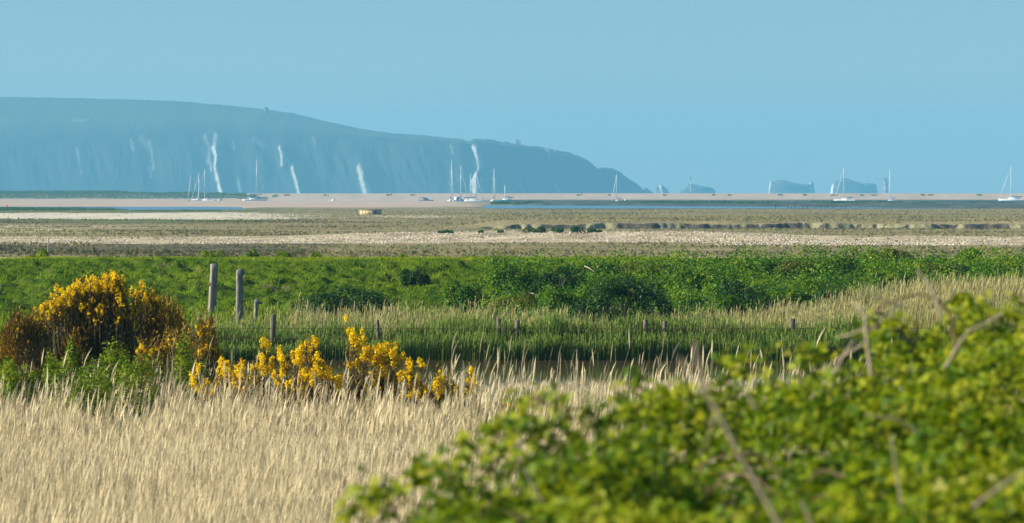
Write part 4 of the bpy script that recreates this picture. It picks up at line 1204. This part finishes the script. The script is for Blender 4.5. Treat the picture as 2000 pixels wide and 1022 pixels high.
def make_gorse():
    r = np.random.default_rng(110)
    def bush(px, top, hw, d, n, label, seed, ry=1.2, nl=16, flowerpx=(), fr=.1, base=None, fper=70):
        x = X(px, d); rx = hw * d / F; z0 = float(ground_z(x, d)) - .1 if base is None else base
        h = Z(top, d) - z0
        root = tag(empty('gorse_bush', (x, d, z0)), label, 'gorse bush', 'gorse bushes in the reeds')
        P, Nn = dome_points(n, rx, ry, h, nl, seed, shell=(.6, 1.02))
        fol = Bag(); V, Q, T = spines(P, Nn * .8 + r.normal(0, .35, P.shape) + [0, 0, .7], .10, .022, seed)
        rn = np.clip(.55 * r.uniform(0, 1, n) + .5 * vn(P[:, 0] * 3, P[:, 2] * 3, seed), 0, 1)
        fol.add(V, Q, T); folr = [np.repeat(rn, 5)]
        b = Bag()
        for k in range(10):
            a = r.uniform(0, 6.28); e = np.array([math.cos(a) * rx * .6, math.sin(a) * ry * .6, h * r.uniform(.5, .85)])
            b.tube([(0, 0, 0), e * [.35, .35, .5], e], [.035, .025, .01], 5)
        b.build('stem', M['bark'], root)
        cs = []; rs = []
        for (fx, fy, q) in flowerpx:
            dd = d - r.uniform(.1, .8)
            # sit the blossom on the nearest shoot so that it never floats
            c = np.array([X(fx, dd) - x, dd - d, Z(fy, dd) - z0])
            cs.append(c); rs.append(np.array([fr, fr, fr * 1.15]) * q)
        if cs:
            V, Q, rr = flowers(cs, rs, fper, seed + 5)
            build('blossom', V, Q, mat=M['flower'], parent=root, attrs={'rnd': rr})
            b = Bag()
            for c, q in zip(cs, rs):
                b.tube([c * [.8, .5, .35], c * [.97, .9, .7], c + [0, 0, q[2] * .5]], [.016, .012, .008], 5)
            b.build('flowering_shoot', M['gorsestem'], root)
            # spines along flowering shoots
            PP = np.vstack([c[None] * np.array([.98, .93, 1]) + r.normal(0, 1, (60, 3)) * [.06, .06, .16] - [0, 0, q[2] * 1.6] for c, q in zip(cs, rs)])
            V, Q, T = spines(PP, r.normal(0, .5, PP.shape) + [0, 0, .8], .08, .016, seed + 9)
            fol.add(V, Q, T); folr.append(np.repeat(r.uniform(0, 1, len(PP)), 5))
        fol.build('foliage', M['gorse'], root, attrs={'rnd': np.concatenate(folr)})
        return root
    M['gorsestem'] = solid('gorse_stem_mat', (.07, .06, .025), (.13, .10, .04), 20, .9)
    def rndfl(n, line, spread, q=(.6, 1.2), seed=1):
        rr = np.random.default_rng(seed); out = []
        L = np.array(line, float)
        for _ in range(n):
            t = rr.uniform(0, len(L) - 1.001); i = int(t); f = t - i
            p = L[i] * (1 - f) + L[i + 1] * f
            out.append((p[0] + rr.normal(0, spread[0]), p[1] + abs(rr.normal(0, spread[1])), rr.uniform(*q)))
        return out
    # the big brown gorse on the left
    f1 = rndfl(80, [(88, 608), (110, 588), (135, 574), (165, 560), (195, 558), (222, 552), (240, 560)], (5, 8), (.7, 1.2), 3) \
        + rndfl(34, [(150, 600), (200, 590), (240, 585), (265, 600)], (14, 14), (.4, .8), 4) + rndfl(16, [(180, 625), (240, 625)], (16, 9), (.35, .65), 5) + rndfl(8, [(215, 545), (226, 548)], (3, 5), (.8, 1.1), 6)
    bush(195, 560, 125, 76, 20000, 'large brown gorse bush crowned with orange yellow blossom', 120, 1.4, 11, f1, .105)
    f2 = rndfl(18, [(266, 574), (282, 570), (300, 582), (322, 600)], (4, 5), (.6, 1.0), 7) + rndfl(10, [(300, 620), (345, 622)], (8, 6), (.35, .6), 8)
    bush(330, 578, 80, 77, 13000, 'brown gorse bush with a small yellow tip joined to the big one', 121, 1.2, 12, f2, .10)
    f3 = rndfl(14, [(375, 636), (400, 640), (410, 655)], (5, 6), (.35, .6), 9) + rndfl(14, [(392, 672), (410, 678), (425, 682)], (4, 5), (.6, .9), 10)
    bush(386, 618, 62, 73, 8000, 'small gorse bush between the big brown one and the green reeds', 122, .8, 9, f3, .09)
    bush(25, 608, 125, 74, 18000, 'dull brown gorse bush almost without flowers at the edge of the reeds', 123, 1.3, 16, rndfl(10, [(20, 640), (60, 612), (100, 640)], (20, 12), (.25, .4), 11), .07)
    bush(-120, 590, 110, 77, 8000, 'brown gorse bush beyond the dull brown one', 128, 1.3, 14, [], .07)
    # the sprays of yellow in the middle
    d = 65.5
    g1 = [(440, 722, 1), (466, 716, .9), (463, 738, 1.1), (466, 752, .9), (385, 744, .9), (400, 757, .9), (412, 762, .7), (508, 690, .9), (517, 702, 1.1), (530, 706, .6), (500, 724, .8), (497, 740, .7), (392, 770, .6), (452, 728, .8), (434, 735, .6),
          (393, 735, .5), (480, 752, .6), (485, 794, .8), (465, 798, .6), (495, 793, .6), (455, 806, .4), (540, 797, .6), (537, 806, .5), (109, 790, .4), (188, 791, .4)]
    bush(455, 735, 55, d + .4, 2600, 'low gorse bush with scattered yellow sprays where the flowers begin', 124, .7, 9, g1[:-2], .125, fper=110)
    g2 = [(598, 674, 1.0), (608, 678, .9), (590, 688, 1), (575, 695, .8), (555, 704, .9), (560, 716, 1.0), (550, 728, .9), (580, 716, .9), (603, 722, 1.0), (618, 730, 1.1), (610, 742, 1.0), (540, 762, .9), (556, 758, 1.0), (568, 766, .8), (590, 745, .7), (640, 728, .9), (650, 748, 1.2), (660, 756, 1.0), (645, 762, .9), (575, 772, .7), (630, 716, .6), (572, 748, .6)]
    bush(600, 716, 62, d, 3400, 'gorse bush with a dark top and yellow sprays next to the tallest flower head', 125, .7, 10, g2, .125, fper=110)
    g3 = [(690, 662, 1.15), (686, 670, .9), (696, 668, .9), (711, 690, 1.1), (708, 684, .7), (739, 686, .9), (735, 696, 1), (743, 704, .8), (764, 690, 1.1), (770, 697, .9), (776, 705, .8), (700, 742, 1.0), (694, 750, .8), (688, 706, .8), (680, 714, .7), (726, 735, 1.0), (742, 722, .9), (722, 750, .8), (765, 748, 1.0), (757, 738, .8), (735, 755, .6), (750, 712, .8), (715, 770, .5), (760, 760, .7)]
    bush(725, 716, 60, d, 3400, 'gorse bush with the single tallest round yellow flower head', 126, .7, 10, g3, .125, fper=110)
    g4 = [(790, 716, .9), (800, 724, 1.0), (812, 722, .9), (806, 738, .9), (795, 742, .9), (824, 750, .9), (822, 760, .8), (858, 736, .7), (866, 742, .7), (853, 768, 1.0), (862, 770, .9), (874, 762, .9), (885, 752, .7), (893, 770, .9), (888, 774, .6), (915, 738, 1.0), (912, 748, .8), (920, 755, .6), (840, 772, .5), (908, 778, .6), (780, 765, .6), (833, 790, .4), (925, 797, .4), (947, 826, .5), (935, 825, .4), (878, 797, .4)]
    bush(850, 742, 62, d - .3, 2800, 'gorse bush with thinning yellow sprays ending at the open pool', 127, .7, 10, g4, .12, fper=110)
    bush(290, 700, 26, 69, 900, 'few gorse sprays rising from the leafy green weeds', 129, .5, 6, rndfl(14, [(268, 680), (300, 684), (326, 676)], (6, 5), (.5, .8), 13) + rndfl(6, [(330, 664), (332, 670)], (3, 3), (.5, .7), 14), .08)
    bush(1002, 790, 18, 62, 500, 'tiny low gorse sprig with faded yellow tips past the main flowers', 130, .4, 5, [(990, 792, .6), (1003, 788, .6), (1018, 792, .6)], .09)
    # leafy green weeds under the left gorse
    for i, (px, top, hw, dd, lab) in enumerate(((345, 648, 66, 70, 'bright leafy nettle clump beside the small gorse bush'), (215, 662, 75, 69.5, 'bright leafy weed clump under the big brown gorse bush'),
            (110, 685, 70, 66, 'leafy weed clump under the dull brown gorse bush'), (270, 690, 84, 65.5, 'low yellowish green weed clump in front of the others'), (395, 704, 45, 66, 'dark leafy clump next to the first yellow sprays'), (20, 700, 66, 66, 'leafy clump where weeds meet the dry reeds'), (165, 708, 70, 64.5, 'low weed clump with reeds through it'), (150, 655, 60, 72, 'pale green elder like clump inside the gorse'))):
        x = X(px, dd); z0 = float(ground_z(x, dd)) - .1
        shrub('weed_clump', lab, 'weeds', x, dd, z0, hw * dd / F * 1.15, .8, Z(top, dd) - z0, 5200, .06, M['weed'] if i != 4 else M['shrubB'], 600 + i * 3, 'leafy weed clumps below the gorse', nl=12)


# ------------------------------------------------------------------ near bramble thicket
def thicket_surface(px, d):
    ys = np.interp(px, [560, 700, 770, 810, 870, 930, 1000, 1040, 1150, 1290, 1400, 1500, 1600, 1700, 1790, 1850, 1900, 2000, 2300, 2700],
                   [1100, 1012, 955, 925, 915, 905, 880, 835, 812, 785, 748, 726, 706, 672, 628, 612, 600, 598, 590, 600])
    df = np.interp(px, [560, 690, 1000, 1300, 1800, 2700], [10.6, 11.2, 12.6, 14.0, 16.5, 17.5])
    t = np.clip((df - d) / (df - 8.2), 0, 1)
    row = ys + (1110 - ys) * t ** 1.1
    s = Z(row, np.minimum(d, df))
    over = np.maximum(d - df, 0)
    return s - 1.6 * over ** 1.5, df


def bramble_leaflets(P, Nn, S, seed, az=None):
    r = np.random.default_rng(seed); n = len(P)
    Nn = Nn / np.linalg.norm(Nn, axis=1)[:, None]
    t = r.normal(0, 1, (n, 3)); t -= Nn * (t * Nn).sum(1)[:, None]; t /= np.linalg.norm(t, axis=1)[:, None]
    b = np.cross(Nn, t)
    out = []
    #       along, across, up   (8 points of an oval pointed leaflet folded on its midrib)
    shp = np.array([(0, 0, 0), (.28, .34, .10), (.68, .27, .08), (1, 0, -.12), (.68, -.27, .08), (.28, -.34, .10), (.3, 0, 0), (.68, 0, -.03)])
    fq = np.array([(6, 1, 2, 7), (6, 7, 4, 5)]); ft = np.array([(0, 1, 6), (0, 6, 5), (7, 2, 3), (7, 3, 4)])
    Vs = []; Qs = []; Ts = []; o = 0
    for k, ang in enumerate((0, 1.15, -1.15)):
        tt = t * math.cos(ang) + b * math.sin(ang); bb = -t * math.sin(ang) + b * math.cos(ang)
        sc_ = S * (1.0 if k == 0 else .8)
        V = P[:, None] + shp[None, :, 0, None] * tt[:, None] * sc_[:, None, None] + shp[None, :, 1, None] * bb[:, None] * sc_[:, None, None] + shp[None, :, 2, None] * Nn[:, None] * sc_[:, None, None]
        V = V + tt[:, None] * sc_[:, None, None] * .12
        b0 = (np.arange(n) * 8)[:, None, None] + o
        Vs.append(V.reshape(-1, 3)); Qs.append((b0 + fq[None]).reshape(-1, 4)); Ts.append((b0 + ft[None]).reshape(-1, 3)); o += n * 8
    return np.vstack(Vs), np.vstack(Qs), np.vstack(Ts)


def make_thicket():
    r = np.random.default_rng(130)
    root = tag(empty('bramble_thicket', (1.0, 13, 3.0)), 'big blurred mound of bright yellow green brambles close to the viewer', 'bramble bush')
    off = np.array([1.0, 13, 3.0])
    n = 125000
    d = r.uniform(8.0, 18.2, n) ** 1.0; px = r.uniform(560, 3300, n)
    s, df = thicket_surface(px, d)
    ok = (d < df + .9) & (px > 660 + 60 * (d - 8.5))
    d = d[ok]; px = px[ok]; s = s[ok]; x = X(px, d); n = len(x)
    lump = fbm(x * 2.6, d * 2.0, 4, 131)
    lump2 = fbm(x * 5.2 + 3, d * 4.2, 3, 132)
    depth = np.abs(r.normal(0, .09, n))
    z = s + .55 * (lump - .60) * (.45 + .55 * sst(800, 1300, px)) + .24 * (lump2 - .52) - depth - .02
    keep = (lump2 > .34) | (r.uniform(0, 1, n) < .8)
    x = x[keep]; d = d[keep]; z = z[keep]; lump = lump[keep]; dep = depth[keep]; n = len(x)
    P = np.stack([x, d, z], -1) - off
    px = pxof(x, d)
    Nn = r.normal(0, .55, (n, 3)) + [-.25, -.25, .75]
    S = r.uniform(.015, .033, n)
    V, Q, T = bramble_leaflets(P, Nn, S, 133)
    rn = np.clip(.55 * r.uniform(0, 1, n) + .6 * fbm(x * 1.8, d * 1.2, 3, 134) - .05, 0, 1)
    build('foliage', V, Q, T, mat=M['bramble'], parent=root, attrs={'rnd': np.tile(np.repeat(rn, 8), 3)})
    # a sprawl of arching leafy runners along the edge
    runs = [([(1150, 800), (1090, 800), (1020, 778)], 13.2), ([(1040, 850), (1035, 830), (1010, 835)], 12.8), ([(1290, 790), (1250, 762), (1215, 755)], 14),
            ([(880, 930), (840, 925), (790, 935)], 11.6), ([(760, 970), (720, 985), (685, 1010)], 11.2), ([(1560, 720), (1590, 690), (1610, 700)], 15), ([(1890, 610), (1895, 590), (1885, 600)], 16.6),
            ([(960, 910), (940, 890), (905, 900)], 12.2), ([(1420, 745), (1440, 715), (1480, 705)], 14.6), ([(1760, 640), (1730, 640), (1700, 655)], 16), ([(1000, 870), (990, 850), (960, 860)], 12.6)]
    PP = []; bg = Bag()
    for pts, dd in runs:
        c = np.array([(X(a, dd), dd + .1 * i, Z(b, dd)) for i, (a, b) in enumerate(pts)]) - off
        bg.tube(np.vstack([c[0] + [.1, .3, -.3], c]), [.005, .005, .004, .002], 5)
        for _ in range(70):
            t = r.uniform(0, 1.999); i = int(t); f = t - i
            PP.append(c[i] * (1 - f) + c[i + 1] * f + r.normal(0, 1, 3) * [.045, .06, .03])
    PP = np.array(PP); m = len(PP)
    V, Q, T = bramble_leaflets(PP, r.normal(0, .5, (m, 3)) + [-.2, -.2, .8], r.uniform(.022, .04, m), 135)
    build('runner_leaves', V, Q, T, mat=M['bramble'], parent=root, attrs={'rnd': np.tile(np.repeat(r.uniform(.2, .9, m), 8), 3)})
    # inner canes
    for k in range(90):
        dd = r.uniform(8.6, 16); p = r.uniform(850, 2500)
        s0, df0 = thicket_surface(np.array([p]), np.array([dd])); 
        if dd > df0[0] - .2: continue
        a = r.uniform(-1, 1); L = r.uniform(.4, 1.1)
        x0 = X(p, dd); z0 = s0[0] - .2
        pts = [np.array([x0 + L * (t - .5) * math.cos(a), dd + L * (t - .5) * math.sin(a), z0 - .12 + .26 * math.sin(t * math.pi) * r.uniform(.6, 1.1)]) - off for t in np.linspace(0, 1, 6)]
        bg.tube(pts, r.uniform(.003, .006), 5)
    bg.build('cane', M['cane_brown'], root)['kind'] = 'stuff'
    # filler sheet under the leaves, its dark colour stands in for shade there
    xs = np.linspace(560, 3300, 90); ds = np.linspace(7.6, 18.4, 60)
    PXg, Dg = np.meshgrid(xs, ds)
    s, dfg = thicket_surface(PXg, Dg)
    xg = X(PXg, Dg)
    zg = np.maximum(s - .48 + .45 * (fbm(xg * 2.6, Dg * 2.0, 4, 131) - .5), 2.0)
    build('inner_mass', np.stack([xg, Dg, zg], -1).reshape(-1, 3) - off, gridfaces(60, 90), mat=solid('shade_filler_mat', (.03, .045, .012), (.08, .08, .03), 12, .95), parent=root, smooth=True)

    # dead stalks standing in it
    def stalk(nm, pts, dd, rad, label, mat, side=(), dstep=0.0):
        P = np.array([(X(a, dd + dstep * i), dd + dstep * i, Z(b, dd + dstep * i)) for i, (a, b) in enumerate(pts)])
        # smooth the line
        t = np.linspace(0, len(P) - 1, 4 * len(P)); Q = np.stack([np.interp(t, range(len(P)), P[:, k]) for k in range(3)], 1)
        for _ in range(3): Q[1:-1] = (Q[:-2] + 2 * Q[1:-1] + Q[2:]) / 4
        base = Q[-1].copy()
        rt = tag(empty(nm, base), label, 'stalk', 'dead stalks in the brambles')
        Bag().tube(Q - base, np.linspace(rad * .4, rad * .72, len(Q)), 7).build('stem', mat, rt)
        for (spts, sr) in side:
            S = np.array([(X(a, dd), dd + .05 * i, Z(b, dd)) for i, (a, b) in enumerate(spts)]) - base
            Bag().tube(S, np.linspace(sr * .65, sr * .35, len(S)), 5).build('side_twig', mat, rt)
        return rt
    stalk('dead_stalk', [(1356, 670), (1366, 720), (1378, 765), (1403, 810), (1432, 865), (1468, 930), (1500, 985), (1530, 1040)], 8.6, .0075, 'thickest pale dead stalk slanting down through the front of the brambles', M['cane'],
          [([(1400, 800), (1388, 850), (1380, 885)], .004), ([(1378, 765), (1350, 735), (1330, 700)], .003)])
    stalk('dead_stalk', [(1692, 612), (1690, 640), (1694, 668), (1698, 705), (1702, 735)], 13.5, .010, 'short forked pale stalk at the top of the brambles', M['cane'],
          [([(1692, 640), (1662, 655), (1640, 660)], .006), ([(1690, 655), (1730, 620), (1760, 600)], .006), ([(1694, 668), (1660, 690), (1640, 705), (1612, 730)], .007), ([(1692, 630), (1680, 600), (1668, 590)], .005)])
    stalk('dead_stalk', [(1696, 560), (1712, 580), (1735, 590), (1765, 600)], 14.2, .008, 'pale bent twig reaching above the forked stalk', M['cane'])
    stalk('dead_stalk', [(1793, 528), (1806, 545), (1818, 560), (1830, 590), (1838, 625)], 14.5, .009, 'pale upright twig with the highest tip of all the stalks', M['cane'])
    stalk('arching_cane', [(1690, 625), (1720, 600), (1760, 582), (1800, 574), (1830, 584), (1852, 606), (1862, 640), (1866, 690)], 14.6, .009, 'dark brown cane arching over the top of the brambles', M['cane_brown'])
    stalk('dead_stalk', [(1520, 828), (1560, 806), (1600, 760), (1632, 725), (1650, 690), (1668, 665)][::-1], 14.0, .0085, 'long pale stalk slanting up beside the forked one', M['cane'])
    stalk('dead_stalk', [(1425, 748), (1450, 755), (1465, 778), (1478, 802)], 11.5, .006, 'short pale crooked stalk in the middle of the brambles', M['cane'])
    stalk('dead_stalk', [(1960, 610), (1930, 630), (1890, 645), (1862, 690), (1845, 720)], 13.5, .007, 'pale zigzag stalk among the highest leaves', M['cane'], [([(1890, 645), (1940, 640), (1960, 625)], .004)])
    stalk('dead_stalk', [(1690, 810), (1720, 815), (1755, 818), (1800, 850)], 11.5, .005, 'tan stalk lying almost level across the brambles', M['cane'])
    stalk('dead_stalk', [(1740, 850), (1748, 900), (1756, 950), (1760, 990)], 10.5, .005, 'thin upright tan stalk low in the brambles', M['cane'])
    stalk('dead_stalk', [(1565, 980), (1580, 1010), (1590, 1050)], 9.2, .0055, 'pale stub of a stalk at the very bottom of the brambles', M['cane'])
    stalk('dead_stalk', [(1900, 990), (1935, 965), (1975, 935), (2010, 915)][::-1], 9.4, .006, 'tan stalk slanting across the lowest corner of the brambles', M['cane'])
    stalk('dead_stalk', [(1025, 915), (1040, 950), (1062, 985)], 10.8, .005, 'short pale stalk near the front edge of the brambles', M['cane'])
    stalk('dead_twig', [(628, 925), (655, 928), (678, 945), (700, 965), (716, 990), (724, 1030), (735, 1080)], 11.5, .0042, 'bare forked brown twig before the dry reeds', M['bark'],
          [([(700, 965), (745, 975), (765, 985)], .003), ([(655, 945), (630, 955), (620, 965)], .002)])


# ------------------------------------------------------------------ haze, light, camera
def make_haze():
    V = [(x, y, z) for z in (-5.0, 175.0) for y in (-60, 9500) for x in (-4000, 4000)]
    Q = [(0, 2, 3, 1), (4, 5, 7, 6), (0, 1, 5, 4), (2, 6, 7, 3), (0, 4, 6, 2), (1, 3, 7, 5)]
    m, nt, out = newmat('haze_mat')
    v = N(nt, 'ShaderNodeVolumePrincipled')
    v.inputs['Density Attribute'].default_value = ''
    v.inputs['Temperature Attribute'].default_value = ''
    v.inputs['Color Attribute'].default_value = ''
    v.inputs['Color'].default_value = HAZE_COL
    v.inputs['Density'].default_value = HAZE_DENS
    v.inputs['Anisotropy'].default_value = HAZE_ANI
    nt.links.new(v.outputs[0], out.inputs['Volume'])
    o = build('haze', V, Q, mat=m)
    tag(o, 'thin blue sea haze', kind='stuff')


HAZE_COL = (0.235, 0.65, 0.88, 1)
HAZE_DENS = 1.6e-4
HAZE_ANI = 0.0
SUN_EL = 26.5
SUN_DIR = Vector((-0.985, -0.14, 0)).normalized()


def make_light():
    el = math.radians(SUN_EL)
    d = Vector((SUN_DIR.x * math.cos(el), SUN_DIR.y * math.cos(el), math.sin(el)))
    L = bpy.data.lights.new('sun', 'SUN'); L.energy = 5.0; L.angle = math.radians(.5); L.color = (1.0, .94, .82)
    o = bpy.data.objects.new('sun', L); COL.objects.link(o)
    o.rotation_euler = (-d).to_track_quat('-Z', 'Y').to_euler()
    w = bpy.data.worlds.new('World'); sc.world = w; w.use_nodes = True
    nt = w.node_tree; nt.nodes.clear()
    out = nt.nodes.new('ShaderNodeOutputWorld'); bg = nt.nodes.new('ShaderNodeBackground')
    sky = nt.nodes.new('ShaderNodeTexSky'); sky.sky_type = 'NISHITA'; sky.sun_disc = False
    sky.sun_elevation = el; sky.sun_rotation = math.atan2(d.x, d.y)
    sky.altitude = 0; sky.air_density = 1.0; sky.dust_density = .1; sky.ozone_density = 8.0
    nt.links.new(sky.outputs[0], bg.inputs[0]); bg.inputs[1].default_value = .072
    nt.links.new(bg.outputs[0], out.inputs[0])


def make_camera():
    c = bpy.data.cameras.new('camera'); o = bpy.data.objects.new('camera', c); COL.objects.link(o)
    o.location = (0, 0, CZ); o.rotation_euler = (math.radians(90), 0, 0)
    c.sensor_width = 36; c.lens = 36 * F / 2000
    c.shift_y = -(511 - HY) / 2000
    c.clip_start = .5; c.clip_end = 20000
    c.dof.use_dof = True; c.dof.focus_distance = 150; c.dof.aperture_fstop = 5.7
    sc.camera = o


make_ground(); make_embankment(); make_water(); make_cliffs(); make_stacks(); make_far_buildings()
make_boats(); make_hut(); make_posts(); make_marsh(); make_grass(); make_far_reeds(); make_reeds()
make_shrubs(); make_gorse(); make_thicket(); make_haze(); make_light(); make_camera()

sc.view_settings.view_transform = 'Standard'; sc.view_settings.look = 'None'
sc.view_settings.exposure = 0.72; sc.view_settings.gamma = 1.0
sc.render.engine = 'CYCLES'
sc.cycles.max_bounces = 6; sc.cycles.diffuse_bounces = 2; sc.cycles.glossy_bounces = 2
sc.cycles.transmission_bounces = 3; sc.cycles.volume_bounces = 1; sc.cycles.transparent_max_bounces = 4
sc.cycles.use_denoising = True
